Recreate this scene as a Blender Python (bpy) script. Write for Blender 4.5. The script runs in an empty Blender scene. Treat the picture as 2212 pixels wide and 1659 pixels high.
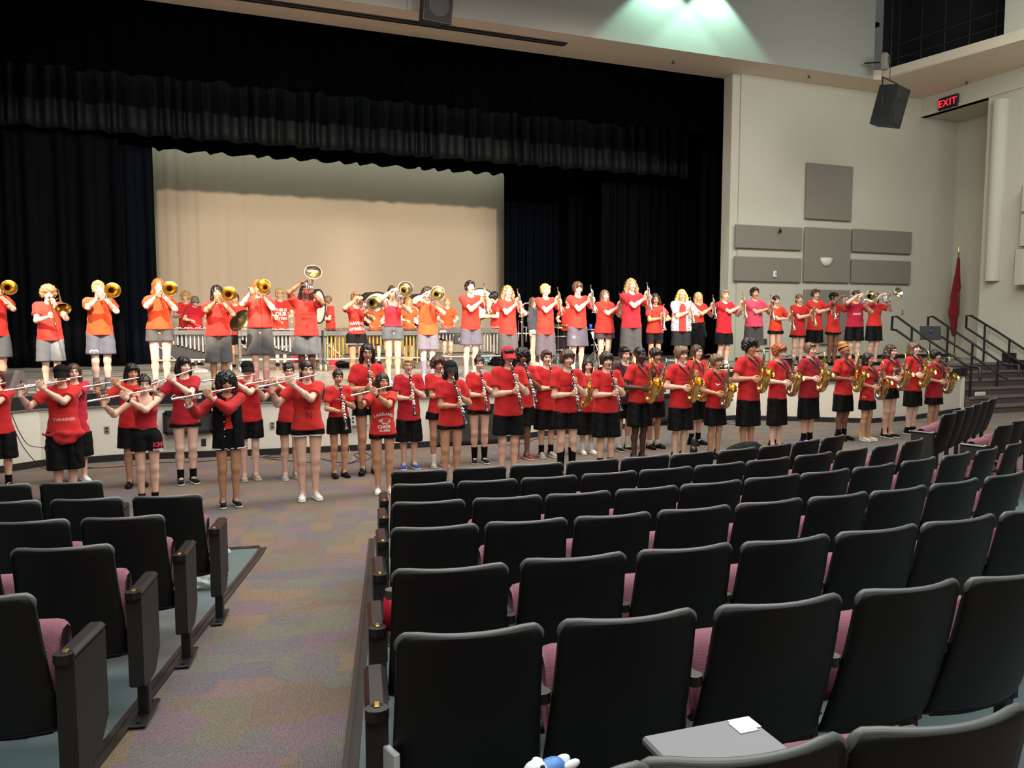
import bpy, math, random
import numpy as np
from mathutils import Vector, Matrix
from mathutils.bvhtree import BVHTree

S = bpy.context.scene
COL = S.collection
PI = math.pi
# ------------------------------------------------------------------ camera
EYE = 2.07
FPX = 1662.0
AZ = math.radians(21.0)
PT = math.atan((829.5 - 698.0) / FPX)
cam_d = bpy.data.cameras.new('camera')
cam_d.sensor_fit = 'HORIZONTAL'; cam_d.sensor_width = 36.0
cam_d.lens = 36.0 * FPX / 2212.0
cam_d.clip_start = 0.05; cam_d.clip_end = 200
cam = bpy.data.objects.new('camera', cam_d); COL.objects.link(cam)
cam.location = (0, 0, EYE)
cam.rotation_euler = (PI / 2 - PT, 0, -AZ)
S.camera = cam
_sa, _ca, _sp, _cp = math.sin(AZ), math.cos(AZ), math.sin(PT), math.cos(PT)
_f = Vector((_sa * _cp, _ca * _cp, -_sp)); _r = Vector((_ca, -_sa, 0)); _u = Vector((_sa * _sp, _ca * _sp, _cp))
def ray(x, y):
    return _f + _r * ((x - 1106.0) / FPX) + _u * ((829.5 - y) / FPX)
def at(x, y, z=None, Y=None, X=None):          # a measured image point carried into the room on a known plane
    d = ray(x, y)
    t = (z - EYE) / d.z if z is not None else (Y / d.y if Y is not None else X / d.x)
    return Vector((d.x * t, d.y * t, EYE + d.z * t))
# ------------------------------------------------------------------ colour management, world
S.view_settings.view_transform = 'Standard'
S.view_settings.look = 'None'
S.view_settings.gamma = 1.0
S.view_settings.use_curve_mapping = False
S.view_settings.exposure = 0.0
wd = bpy.data.worlds.new('world'); S.world = wd; wd.use_nodes = True
bg = wd.node_tree.nodes['Background']
bg.inputs[0].default_value = (0.86, 0.86, 0.80, 1); bg.inputs[1].default_value = 0.085
# ------------------------------------------------------------------ lights of the hall (spots and washes)
def aim(o, tgt):
    d = Vector(tgt) - o.location
    o.rotation_euler = d.to_track_quat('-Z', 'Y').to_euler()
def spot(loc, tgt, power, deg, col, blend=0.3, size=0.15, square=False):
    l = bpy.data.lights.new('spot_light', 'SPOT'); l.energy = power; l.spot_size = math.radians(deg)
    l.color = col; l.spot_blend = blend; l.shadow_soft_size = size; l.use_square = square
    o = bpy.data.objects.new('spot_light', l); COL.objects.link(o); o.location = loc; aim(o, tgt); return o
def area(loc, tgt, power, sx, sy, col, spread=180):
    l = bpy.data.lights.new('area_light', 'AREA'); l.energy = power; l.shape = 'RECTANGLE'; l.size = sx; l.size_y = sy
    l.color = col; l.spread = math.radians(spread)
    o = bpy.data.objects.new('area_light', l); COL.objects.link(o); o.location = loc; aim(o, tgt); return o
WARM = (1.0, 0.80, 0.60)
# front-of-house beams onto the front line of the stage
for (lx, tx, pw) in ((-5.0, -3.2, 13000), (-2.0, -0.6, 17500), (1.0, 2.2, 16000), (4.0, 4.9, 13000), (7.0, 7.6, 8500), (9.5, 10.0, 4500)):
    spot((lx, 5.0, 9.2), (tx, 15.0, 2.2), pw, 22, WARM, 0.12, 0.06, True)
# wide warm wash that reaches the percussion and the backdrop
for lx, tx, pw in ((0.0, -0.6, 14500), (3.0, 4.0, 14500), (6.0, 8.6, 13500)):
    spot((lx, -8.0, 8.2), (tx, 22.0, 3.75), pw, 21, (1.0, 0.82, 0.63), 0.5, 0.3, True)
# cool strip of light above the backdrop
area((4.0, 25.0, 8.4), (4.0, 26.0, 7.0), 34, 12.0, 0.3, (0.80, 1.0, 0.90), 100)
area((4.0, 19.9, 8.6), (4.0, 21.5, 1.0), 60, 15.0, 0.6, (0.85, 0.93, 1.0))
# two green down-lights that graze the wall above the stage opening
for px in (1432, 1541):
    lx = at(px, 0, Y=16.4).x
    spot((lx, 15.98, 10.62), (lx, 15.99, 8.7), 470, 95, (0.50, 1.0, 0.79), 0.3, 0.05)
# house lights over seats and pit
area((4.5, 9.6, 8.4), (4.5, 10.6, 0), 1650, 14.0, 3.0, (1.0, 0.93, 0.86))
area((3.0, 2.5, 8.2), (3.0, 4.5, 0), 700, 10.0, 5.0, (0.93, 1.0, 0.97))
area((0.5, -3.0, 7.0), (4.0, 8.0, 0.5), 260, 6.0, 2.0, (1.0, 0.95, 0.9))
area((15.0, 9.0, 8.3), (17.5, 17.0, 1.5), 310, 5.0, 3.0, (0.92, 1.0, 0.94))

# ------------------------------------------------------------------ materials
MATS = {}
def mat(key, col, rough=0.6, metal=0.0, bump=0.0, bscale=40.0, var=0.0, vscale=6.0, spec=0.5, emit=0.0, sheen=0.0, alpha=1.0, trans=0.0):
    if key in MATS: return MATS[key]
    m = bpy.data.materials.new(key); m.use_nodes = True
    nt = m.node_tree; b = nt.nodes['Principled BSDF']
    c = (col[0], col[1], col[2], 1)
    b.inputs['Base Color'].default_value = c
    b.inputs['Roughness'].default_value = rough; b.inputs['Metallic'].default_value = metal
    b.inputs['Specular IOR Level'].default_value = spec
    if emit: b.inputs['Emission Color'].default_value = c; b.inputs['Emission Strength'].default_value = emit
    if sheen: b.inputs['Sheen Weight'].default_value = sheen
    if trans: b.inputs['Transmission Weight'].default_value = trans
    if alpha < 1: b.inputs['Alpha'].default_value = alpha
    if bump or var:
        tc = nt.nodes.new('ShaderNodeTexCoord')
    if bump:
        n = nt.nodes.new('ShaderNodeTexNoise'); n.inputs['Scale'].default_value = bscale
        bp = nt.nodes.new('ShaderNodeBump'); bp.inputs['Strength'].default_value = bump; bp.inputs['Distance'].default_value = 0.01
        nt.links.new(tc.outputs['Object'], n.inputs['Vector']); nt.links.new(n.outputs['Fac'], bp.inputs['Height'])
        nt.links.new(bp.outputs['Normal'], b.inputs['Normal'])
    if var:
        n = nt.nodes.new('ShaderNodeTexNoise'); n.inputs['Scale'].default_value = vscale; n.inputs['Detail'].default_value = 4
        mx = nt.nodes.new('ShaderNodeMix'); mx.data_type = 'RGBA'
        mx.inputs[6].default_value = tuple(v * (1 - var) for v in col[:3]) + (1,)
        mx.inputs[7].default_value = tuple(min(1, v * (1 + var)) for v in col[:3]) + (1,)
        nt.links.new(tc.outputs['Object'], n.inputs['Vector']); nt.links.new(n.outputs['Fac'], mx.inputs[0])
        nt.links.new(mx.outputs[2], b.inputs['Base Color'])
    MATS[key] = m; return m
def srgb(r, g, b):
    f = lambda v: (v / 255 / 12.92) if v <= 10 else (((v / 255) + .055) / 1.055) ** 2.4
    return (f(r), f(g), f(b))

# ------------------------------------------------------------------ object helpers
def tag(o, label=None, cat=None, group=None, kind=None):
    if label: o['label'] = label
    if cat: o['category'] = cat
    if group: o['group'] = group
    if kind: o['kind'] = kind
    return o
def empty(name, loc=(0, 0, 0), rz=0.0, label=None, cat=None, group=None):
    o = bpy.data.objects.new(name, None); COL.objects.link(o); o.empty_display_size = 0.1
    o.location = loc; o.rotation_euler = (0, 0, rz); tag(o, label, cat, group); return o
def link_mesh(name, me, parent=None, matrix=None):
    o = bpy.data.objects.new(name, me); COL.objects.link(o)
    if parent is not None: o.parent = parent
    if matrix is not None: o.matrix_local = matrix
    return o
def np_mesh(name, parts, mats, smooth=True):
    """parts: list of (verts Nx3, faces list/array, material index)"""
    me = bpy.data.meshes.new(name); V = []; L = []; ls = []; mi = []; off = 0; lo = 0
    for v, f, m in parts:
        v = np.asarray(v, dtype=np.float32)
        V.append(v)
        if isinstance(f, np.ndarray):
            n, k = f.shape
            L.append((f + off).ravel()); ls.append(np.arange(n) * k + lo); lo += n * k; mi.append(np.full(n, m))
        else:
            for q in f:
                L.append(np.asarray(q) + off); ls.append(np.array([lo])); lo += len(q)
            mi.append(np.full(len(f), m))
        off += len(v)
    V = np.concatenate(V); L = np.concatenate(L).astype(np.int32); ls = np.concatenate(ls).astype(np.int32); mi = np.concatenate(mi).astype(np.int32)
    me.vertices.add(len(V)); me.vertices.foreach_set('co', V.ravel())
    me.loops.add(len(L)); me.loops.foreach_set('vertex_index', L)
    me.polygons.add(len(ls)); me.polygons.foreach_set('loop_start', ls)
    me.polygons.foreach_set('material_index', mi)
    me.polygons.foreach_set('use_smooth', np.full(len(ls), smooth))
    for m in mats: me.materials.append(m)
    me.update(calc_edges=True); me.validate()
    return me
class MB:
    """collects simple solids and links them as ONE mesh"""
    def __init__(s): s.v = []; s.f = []; s.m = []; s.sm = []
    def add(s, vs, fs, mi=0, smooth=False):
        o = len(s.v); s.v += [tuple(v) for v in vs]; s.f += [tuple(i + o for i in f) for f in fs]
        s.m += [mi] * len(fs); s.sm += [smooth] * len(fs); return s
    def box(s, c, d, mi=0, M=None):
        c = Vector(c); x, y, z = d[0] / 2, d[1] / 2, d[2] / 2
        vs = [Vector((sx * x, sy * y, sz * z)) for sx in (-1, 1) for sy in (-1, 1) for sz in (-1, 1)]
        vs = [(M @ v if M is not None else v) + c for v in vs]
        return s.add(vs, [(0, 1, 3, 2), (4, 6, 7, 5), (0, 4, 5, 1), (2, 3, 7, 6), (0, 2, 6, 4), (1, 5, 7, 3)], mi)
    def rbox(s, c, d, r=0.01, mi=0, M=None):            # box with chamfered edges
        c = Vector(c); h = [v / 2 for v in d]; r = min(r, min(h) * .95); vs = []; idx = {}
        for sx in (-1, 1):
            for sy in (-1, 1):
                for sz in (-1, 1):
                    for ax in range(3):
                        p = [sx * (h[0] - r), sy * (h[1] - r), sz * (h[2] - r)]
                        p[ax] = (sx, sy, sz)[ax] * h[ax]
                        idx[(sx, sy, sz, ax)] = len(vs); v = Vector(p); vs.append((M @ v if M is not None else v) + c)
        fs = []
        g = lambda sx, sy, sz, ax: idx[(sx, sy, sz, ax)]
        for q in (-1, 1):
            fs.append([g(q, -1, -1, 0), g(q, 1, -1, 0), g(q, 1, 1, 0), g(q, -1, 1, 0)][::q])
            fs.append([g(-1, q, -1, 1), g(-1, q, 1, 1), g(1, q, 1, 1), g(1, q, -1, 1)][::q])
            fs.append([g(-1, -1, q, 2), g(1, -1, q, 2), g(1, 1, q, 2), g(-1, 1, q, 2)][::q])
        for a in (-1, 1):
            for b in (-1, 1):
                fs.append([g(a, b, -1, 0), g(a, b, -1, 1), g(a, b, 1, 1), g(a, b, 1, 0)][::a * b])
                fs.append([g(a, -1, b, 2), g(a, -1, b, 0), g(a, 1, b, 0), g(a, 1, b, 2)][::a * b])
                fs.append([g(-1, a, b, 1), g(-1, a, b, 2), g(1, a, b, 2), g(1, a, b, 1)][::a * b])
                for q in (-1, 1):
                    fs.append([g(q, a, b, 0), g(q, a, b, 1), g(q, a, b, 2)][::q * a * b])
        return s.add(vs, fs, mi)
    def tube(s, pts, rad, seg=8, mi=0, cap=True, smooth=True, flat=1.0):
        pts = [Vector(p) for p in pts]; n = len(pts)
        if not hasattr(rad, '__len__'): rad = [rad] * n
        up = None; base = len(s.v); vs = []
        for i, p in enumerate(pts):
            t = (pts[min(i + 1, n - 1)] - pts[max(i - 1, 0)])
            if t.length < 1e-9: t = Vector((0, 0, 1))
            t.normalize()
            if up is None:
                a = Vector((0, 0, 1)) if abs(t.z) < .9 else Vector((1, 0, 0)); up = (a - t * a.dot(t)).normalized()
            else:
                up = up - t * up.dot(t)
                up = up.normalized() if up.length > 1e-6 else t.orthogonal().normalized()
            sd = t.cross(up)
            for k in range(seg):
                a = 2 * PI * k / seg
                vs.append(p + (up * math.cos(a) + sd * math.sin(a) * flat) * rad[i])
        fs = [(i * seg + k, i * seg + (k + 1) % seg, (i + 1) * seg + (k + 1) % seg, (i + 1) * seg + k) for i in range(n - 1) for k in range(seg)]
        s.add(vs, fs, mi, smooth)
        if cap:
            s.add([vs[k] for k in range(seg)], [tuple(range(seg - 1, -1, -1))], mi)
            s.add([vs[(n - 1) * seg + k] for k in range(seg)], [tuple(range(seg))], mi)
        return s
    def cyl(s, a, b, r, r2=None, seg=16, mi=0): return s.tube([a, b], [r, r if r2 is None else r2], seg, mi)
    def lathe(s, prof, M=None, seg=20, mi=0, smooth=True):
        """prof: list of (radius, height along local Z)"""
        vs = []; n = len(prof)
        for (r, h) in prof:
            for k in range(seg):
                a = 2 * PI * k / seg; v = Vector((r * math.cos(a), r * math.sin(a), h)); vs.append(M @ v if M is not None else v)
        fs = [(i * seg + k, i * seg + (k + 1) % seg, (i + 1) * seg + (k + 1) % seg, (i + 1) * seg + k) for i in range(n - 1) for k in range(seg)]
        return s.add(vs, fs, mi, smooth)
    def ell(s, c, r, M=None, mi=0, su=12, sv=8):
        c = Vector(c); vs = []; fs = []
        for j in range(sv + 1):
            th = PI * j / sv
            for i in range(su):
                a = 2 * PI * i / su
                v = Vector((r[0] * math.sin(th) * math.cos(a), r[1] * math.sin(th) * math.sin(a), r[2] * math.cos(th)))
                vs.append((M @ v if M is not None else v) + c)
        for j in range(sv):
            for i in range(su):
                fs.append((j * su + i, (j + 1) * su + i, (j + 1) * su + (i + 1) % su, j * su + (i + 1) % su))
        return s.add(vs, fs, mi, True)
    def prism(s, poly, z0, z1, mi=0, M=None):
        n = len(poly); vs = [Vector((x, y, z0)) for x, y in poly] + [Vector((x, y, z1)) for x, y in poly]
        if M is not None: vs = [M @ v for v in vs]
        return s.add(vs, [tuple(range(n - 1, -1, -1)), tuple(range(n, 2 * n))] + [(i, (i + 1) % n, n + (i + 1) % n, n + i) for i in range(n)], mi)
    def quad(s, a, b, c, d, mi=0): return s.add([a, b, c, d], [(0, 1, 2, 3)], mi)
    def mesh(s, name, mats):
        me = bpy.data.meshes.new(name); me.from_pydata([tuple(v) for v in s.v], [], s.f)
        for m in (mats if isinstance(mats, (list, tuple)) else [mats]): me.materials.append(m)
        me.polygons.foreach_set('material_index', s.m); me.polygons.foreach_set('use_smooth', s.sm)
        me.update(); return me
    def build(s, name, mats, parent=None, loc=None, matrix=None):
        o = link_mesh(name, s.mesh(name, mats), parent, matrix)
        if loc is not None: o.location = loc
        return o
def Rx(a): return Matrix.Rotation(a, 3, 'X')
def Ry(a): return Matrix.Rotation(a, 3, 'Y')
def Rz(a): return Matrix.Rotation(a, 3, 'Z')
def frame(o, z, x=None):
    """4x4 matrix with local Z along z"""
    z = Vector(z).normalized(); x = Vector(x) if x is not None else (Vector((1, 0, 0)) if abs(z.x) < .9 else Vector((0, 1, 0)))
    x = (x - z * x.dot(z)).normalized(); y = z.cross(x)
    M = Matrix((x, y, z)).transposed().to_4x4(); M.translation = Vector(o); return M
def text_mesh(txt, size, extrude=0.002, align='CENTER', shear=0.0, spacing=1.0, bold=0.0):
    c = bpy.data.curves.new('txt', 'FONT'); c.body = txt; c.size = size; c.extrude = extrude; c.align_x = align; c.align_y = 'CENTER'
    c.shear = shear; c.space_character = spacing; c.resolution_u = 2; c.offset = bold
    o = bpy.data.objects.new('txt', c); COL.objects.link(o)
    me = bpy.data.meshes.new_from_object(o)
    bpy.data.objects.remove(o); bpy.data.curves.remove(c)
    return me
def text_obj(name, txt, size, m, parent, matrix, **k):
    me = text_mesh(txt, size, **k); me.name = name; me.materials.clear(); me.materials.append(m)
    return link_mesh(name, me, parent, matrix)
# ================================================================== THE SETTING
SZ = 1.03                       # stage height
AA = math.radians(12.4); AD = Vector((math.sin(AA), math.cos(AA), 0)); AP = Vector((math.cos(AA), -math.sin(AA), 0))
def fl(x, y): return max(0.0, (7.0 - (x * AD.x + y * AD.y))) * 0.0726
def atf(px, py, dz=0.0):
    z = dz
    for _ in range(30):
        p = at(px, py, z); z = dz + fl(p.x, p.y)
    return at(px, py, z)
def struct(o): o['kind'] = 'structure'; return o

WALL = mat('painted wall', srgb(196, 190, 174), 0.75, bump=0.15, bscale=120, var=0.03, vscale=3)
WALLU = mat('upper wall paint', srgb(168, 164, 156), 0.8, bump=0.15, bscale=120)
SOFF = mat('soffit paint', srgb(222, 204, 184), 0.8)
CREAMW = mat('apron wall paint', srgb(214, 208, 194), 0.7, bump=0.1, bscale=120, var=0.03, vscale=2)
BLACKB = mat('black rubber base', (0.012, 0.012, 0.013), 0.5)
BLACKP = mat('black paint', (0.006, 0.006, 0.007), 0.6)

def carpet_mat():
    m = bpy.data.materials.new('patchwork carpet'); m.use_nodes = True; nt = m.node_tree; b = nt.nodes['Principled BSDF']
    N = nt.nodes.new; K = nt.links.new
    tc = N('ShaderNodeTexCoord'); mp = N('ShaderNodeMapping'); K(tc.outputs['Object'], mp.inputs[0])
    mp.inputs['Rotation'].default_value = (0, 0, 0.21)
    v = N('ShaderNodeTexVoronoi'); v.distance = 'CHEBYCHEV'; v.inputs['Scale'].default_value = 3.6; v.inputs['Randomness'].default_value = 0.75
    K(mp.outputs[0], v.inputs['Vector'])
    sep = N('ShaderNodeSeparateColor'); K(v.outputs['Color'], sep.inputs[0])
    cr = N('ShaderNodeValToRGB'); cr.color_ramp.interpolation = 'CONSTANT'
    cols = [(112, 92, 78), (104, 100, 84), (120, 98, 92), (96, 92, 100), (124, 104, 80), (100, 104, 92), (112, 92, 104), (108, 100, 90), (98, 96, 98)]
    e = cr.color_ramp.elements
    while len(e) < len(cols): e.new(0.5)
    for i, c in enumerate(cols):
        e[i].position = i / len(cols); e[i].color = srgb(*c) + (1,)
    K(sep.outputs[0], cr.inputs[0])
    n1 = N('ShaderNodeTexNoise'); n1.inputs['Scale'].default_value = 2.2; n1.inputs['Detail'].default_value = 3; K(mp.outputs[0], n1.inputs['Vector'])
    cr2 = N('ShaderNodeValToRGB'); e = cr2.color_ramp.elements
    e[0].color = srgb(104, 96, 100) + (1,); e[1].color = srgb(118, 102, 84) + (1,); e[0].position = .35; e[1].position = .65
    K(n1.outputs['Color'], cr2.inputs[0])
    mx = N('ShaderNodeMix'); mx.data_type = 'RGBA'; mx.inputs[0].default_value = 0.42
    K(cr.outputs[0], mx.inputs[6]); K(cr2.outputs[0], mx.inputs[7])
    n2 = N('ShaderNodeTexNoise'); n2.inputs['Scale'].default_value = 90; n2.inputs['Detail'].default_value = 2; K(mp.outputs[0], n2.inputs['Vector'])
    w = N('ShaderNodeTexWave'); w.inputs['Scale'].default_value = 28; w.inputs['Distortion'].default_value = 2.5; K(mp.outputs[0], w.inputs['Vector'])
    ad = N('ShaderNodeMath'); ad.operation = 'MULTIPLY_ADD'; K(w.outputs['Fac'], ad.inputs[0]); ad.inputs[1].default_value = 0.3; K(n2.outputs['Fac'], ad.inputs[2])
    mr = N('ShaderNodeMapRange'); mr.inputs[1].default_value = 0.3; mr.inputs[2].default_value = 1.0; mr.inputs[3].default_value = 0.62; mr.inputs[4].default_value = 1.30
    K(ad.outputs[0], mr.inputs[0])
    ml = N('ShaderNodeVectorMath'); ml.operation = 'SCALE'; K(mx.outputs[2], ml.inputs[0]); K(mr.outputs[0], ml.inputs['Scale'])
    K(ml.outputs[0], b.inputs['Base Color']); b.inputs['Roughness'].default_value = 0.95; b.inputs['Specular IOR Level'].default_value = 0.15
    bp = N('ShaderNodeBump'); bp.inputs['Strength'].default_value = 0.6; bp.inputs['Distance'].default_value = 0.006
    K(ad.outputs[0], bp.inputs['Height']); K(bp.outputs[0], b.inputs['Normal'])
    return m
CARPET = carpet_mat()
SLAB = mat('sealed concrete', srgb(92, 106, 108), 0.38, var=0.12, vscale=3.5, bump=0.05, bscale=60)

# floor: level pit, ramp rising towards the back of the house
b = MB()
for d0, d1 in ((-5, 0), (0, 3.5), (3.5, 7.0), (7.0, 30)):
    q = []
    for d, e in ((d0, -20), (d0, 26), (d1, 26), (d1, -20)):
        p = AD * d + AP * e; q.append(Vector((p.x, p.y, max(0, 7 - d) * 0.0726)))
    b.quad(*q)
struct(b.build('floor', CARPET))
# concrete strips under the seat blocks
CEN = Vector((3.0, 16.0, 0))
def slab(edge, cont, name):
    b = MB(); rows = [cont(p) for p in edge]
    for i in range(len(rows) - 1):
        for k in range(len(rows[0]) - 1):
            b.quad(rows[i][k], rows[i][k + 1], rows[i + 1][k + 1], rows[i + 1][k])
    return struct(b.build(name, SLAB))
def lift(p, dz): return Vector((p.x, p.y, fl(p.x, p.y) + dz))
eR = [at(812, 1165, 0), ]; e1 = atf(775, 1659); e0 = eR[0]
dR = (e1 - e0); dR.z = 0
eR = [e0 + dR * t for t in np.linspace(0, 1.35, 16)]
def contR(p):
    v = p - CEN; v.z = 0; a0 = math.atan2(v.y, v.x); r = v.length; out = []
    for k in range(15):
        a = a0 + (math.radians(-58) - a0) * k / 14; out.append(lift(Vector((CEN.x + r * math.cos(a), CEN.y + r * math.sin(a), 0)), 0.006))
    return out
slab(eR, contR, 'seating_slab')
f0 = at(560, 1185, 0); f1 = atf(180, 1659); dL = f1 - f0; dL.z = 0
eL = [f0 + dL * t for t in np.linspace(0, 1.35, 16)]
dirL = Vector((-math.cos(math.radians(8)), math.sin(math.radians(8)), 0))
def contL(p): return [lift(p + dirL * k, 0.006) for k in (0, 1, 2, 4, 7)]
slab(eL, contL, 'seating_slab')
# rubber edging between carpet and concrete
BR = mat('brown edging', srgb(46, 37, 31), 0.5)
def edging(pts, side, name='floor_edging'):
    b = MB()
    for j, (o0, o1, h, mi) in enumerate(((0.0, 0.028, 0.014, 0), (0.028, 0.042, 0.009, 1), (0.042, 0.066, 0.013, 0))):
        for i in range(len(pts) - 1):
            p, q = pts[i], pts[i + 1]; n = side
            a = lift(p + n * o0, h); bb = lift(p + n * o1, h); c = lift(q + n * o1, h); d = lift(q + n * o0, h)
            b.quad(a, bb, c, d, mi)
            b.quad(lift(p + n * o1, 0), bb, c, lift(q + n * o1, 0), mi)
            b.quad(a, lift(p + n * o0, 0), lift(q + n * o0, 0), d, mi)
    return struct(b.build(name, [BR, BLACKB]))
nR = Vector((-dR.y, dR.x, 0)).normalized(); nR = nR if nR.x < 0 else -nR
edging(eR, nR)
nL = Vector((-dL.y, dL.x, 0)).normalized(); nL = nL if nL.x > 0 else -nL
edging(eL, nL)
edging([f0 + dirL * t for t in (0, 1, 2, 4)], Vector((0.1, 1, 0)).normalized())
edging([contR(e0)[k] for k in range(15)], Vector((0, 1, 0)))

# stage: platform with a faceted front
SF = [(-9.0, 8.6), (-4.6, 10.9), (-2.41, 12.72), (-1.24, 12.85), (0.52, 12.6), (2.74, 12.42), (4.5, 12.42), (5.44, 12.85), (8.3, 13.4), (10.35, 13.62), (11.28, 13.05), (12.62, 12.15), (13.78, 12.2), (16.25, 12.95)]
def stage_mat():
    m = bpy.data.materials.new('worn grey stage floor'); m.use_nodes = True; nt = m.node_tree; b = nt.nodes['Principled BSDF']
    tc = nt.nodes.new('ShaderNodeTexCoord'); n = nt.nodes.new('ShaderNodeTexNoise'); n.inputs['Scale'].default_value = 1.3; n.inputs['Detail'].default_value = 8
    mp = nt.nodes.new('ShaderNodeMapping'); mp.inputs['Scale'].default_value = (1, 2.5, 1)
    nt.links.new(tc.outputs['Object'], mp.inputs[0]); nt.links.new(mp.outputs[0], n.inputs['Vector'])
    cr = nt.nodes.new('ShaderNodeValToRGB'); e = cr.color_ramp.elements
    e[0].position = .3; e[1].position = .75; e[0].color = srgb(92, 94, 92) + (1,); e[1].color = srgb(160, 162, 157) + (1,)
    nt.links.new(n.outputs['Fac'], cr.inputs[0]); nt.links.new(cr.outputs[0], b.inputs['Base Color'])
    mr = nt.nodes.new('ShaderNodeMapRange'); mr.inputs[3].default_value = .18; mr.inputs[4].default_value = .42
    nt.links.new(n.outputs['Fac'], mr.inputs[0]); nt.links.new(mr.outputs[0], b.inputs['Roughness'])
    return m
STG = stage_mat()
poly = SF + [(16.25, 14.2), (24.0, 14.2), (24.0, 29.0), (-9.0, 29.0)]
b = MB(); b.prism(poly, SZ - 0.05, SZ); struct(b.build('stage_floor', STG))
def ribbon(pts, off, z0, z1, name, m, th=0.03):
    b = MB(); P = [Vector((x, y, 0)) for x, y in pts]; N = []
    for i in range(len(P)):
        t = (P[min(i + 1, len(P) - 1)] - P[max(i - 1, 0)]).normalized(); N.append(Vector((t.y, -t.x, 0)))
    for i in range(len(P) - 1):
        a, c = P[i] + N[i] * off, P[i + 1] + N[i + 1] * off; a2, c2 = P[i] + N[i] * (off - th), P[i + 1] + N[i + 1] * (off - th)
        z = lambda v, h: Vector((v.x, v.y, h))
        b.quad(z(a, z0), z(c, z0), z(c, z1), z(a, z1)); b.quad(z(a, z1), z(c, z1), z(c2, z1), z(a2, z1)); b.quad(z(a2, z0), z(c2, z0), z(c, z0), z(a, z0))
    return struct(b.build(name, m))
ribbon(SF, 0.0, 0.0, SZ - .04, 'wall_front', CREAMW, 0.1)
ribbon(SF, 0.025, 0.845, SZ + .002, 'trim_1', BLACKP, 0.06)
ribbon(SF, 0.022, 0.0, 0.10, 'baseboard_front', BLACKB, 0.02)
ribbon(SF, 0.03, 0.825, 0.845, 'trim_2', mat('grey trim', srgb(120, 112, 108), 0.5), 0.03)
b = MB(); b.box((16.2, 13.6, .42), (.1, 1.4, .84)); struct(b.build('wall_stage_end', CREAMW))
b = MB(); b.box((16.23, 13.6, .94), (.12, 1.45, .19)); struct(b.build('trim_3', BLACKP))

# proscenium wall with acoustic panels, side wall, upper fascia, soffit
ZT = 8.65; WY = 17.4; RX = 19.6
b = MB()
b.box(((13.2 + 22) / 2, WY + .2, 4.4), (22 - 13.2, .4, 8.5)); struct(b.build('wall_back', WALL))
b = MB(); b.box((13.07, 17.62, 4.84), (.25, .36, 7.6)); struct(b.build('trim_4', WALL))
b = MB(); b.box(((13.2 + 22) / 2, WY - .012, SZ + .05), (22 - 13.2, .024, .1)); struct(b.build('baseboard_back', BLACKB))
b = MB(); b.box((5.0, 16.65, 11.0), (23.6, .3, 4.2)); b.box((5.0, 16.49, 10.875), (23.6, .02, 4.45)); struct(b.build('wall_above_stage', WALLU))
b = MB()
b.prism([(-8, 16.5), (16.8, 16.5), (17.04, 16.42), (17.65, 13.42), (18.5, 9.0), (20.4, 9.0), (20.0, 13.5), (19.75, 17.9), (-8, 17.9)], ZT, ZT + .25)
struct(b.build('ceiling', SOFF))
# long slot diffuser let into the soffit
b = MB(); s0 = at(1222, 95, ZT); b.box(((s0.x - 3) / 2 + .0, 17.07, ZT - .012), (s0.x + 3, .22, .02)); b.box(((s0.x - 3) / 2, 17.07, ZT - .024), (s0.x + 3, .05, .012), 1)
o = b.build('slot_diffuser', [BLACKP, mat('dark blade', (.05, .045, .04), .4)]); tag(o, 'long black slot air diffuser in the soffit above the stage opening', 'air vent')
# upper side wall with a black recessed lighting opening
uA, uB = Vector((17.02, 16.42, 0)), Vector((17.65, 13.42, 0)); ud = (uB - uA).normalized(); un = Vector((ud.y, -ud.x, 0)); un = un if un.x > 0 else -un
b = MB()
zz = lambda v, h: Vector((v.x, v.y, h))
uC = uA + ud * 8.0
b.quad(zz(uB, ZT), zz(uC, ZT), zz(uC, 13.2), zz(uB, 13.2)); b.quad(zz(uB, ZT), zz(uB, 13.2), zz(uB + un * .3, 13.2), zz(uB + un * .3, ZT))
struct(b.build('wall_upper_right', WALL))
b = MB(); g = un * 1.2
b.quad(zz(uA, ZT + .02), zz(uB, ZT + .02), zz(uB + g, ZT + .02), zz(uA + g, ZT + .02)); b.quad(zz(uA + g, ZT), zz(uB + g, ZT), zz(uB + g, 13.2), zz(uA + g, 13.2))
b.quad(zz(uA, ZT), zz(uA + g, ZT), zz(uA + g, 13.2), zz(uA, 13.2)); b.quad(zz(uB, ZT), zz(uB + g, ZT), zz(uB + g, 13.2), zz(uB, 13.2))
struct(b.build('lighting_recess', mat('recess black', (.004, .004, .005), .7)))
b = MB(); GR = mat('grille bar', (.012, .013, .016), .5)
for k in range(5):
    t = (k + .5) / 5; p = uA.lerp(uB, t) + un * .25; b.cyl(zz(p, ZT), zz(p, 13), .012, seg=6)
for h in (9.15, 9.5): b.cyl(zz(uA + un * .2, h), zz(uB + un * .2, h + .05), .018, seg=6)
tag(b.build('lighting_pipe_frame', GR), 'thin dark pipe frame inside the black opening high on the right wall', 'pipe frame')
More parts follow.
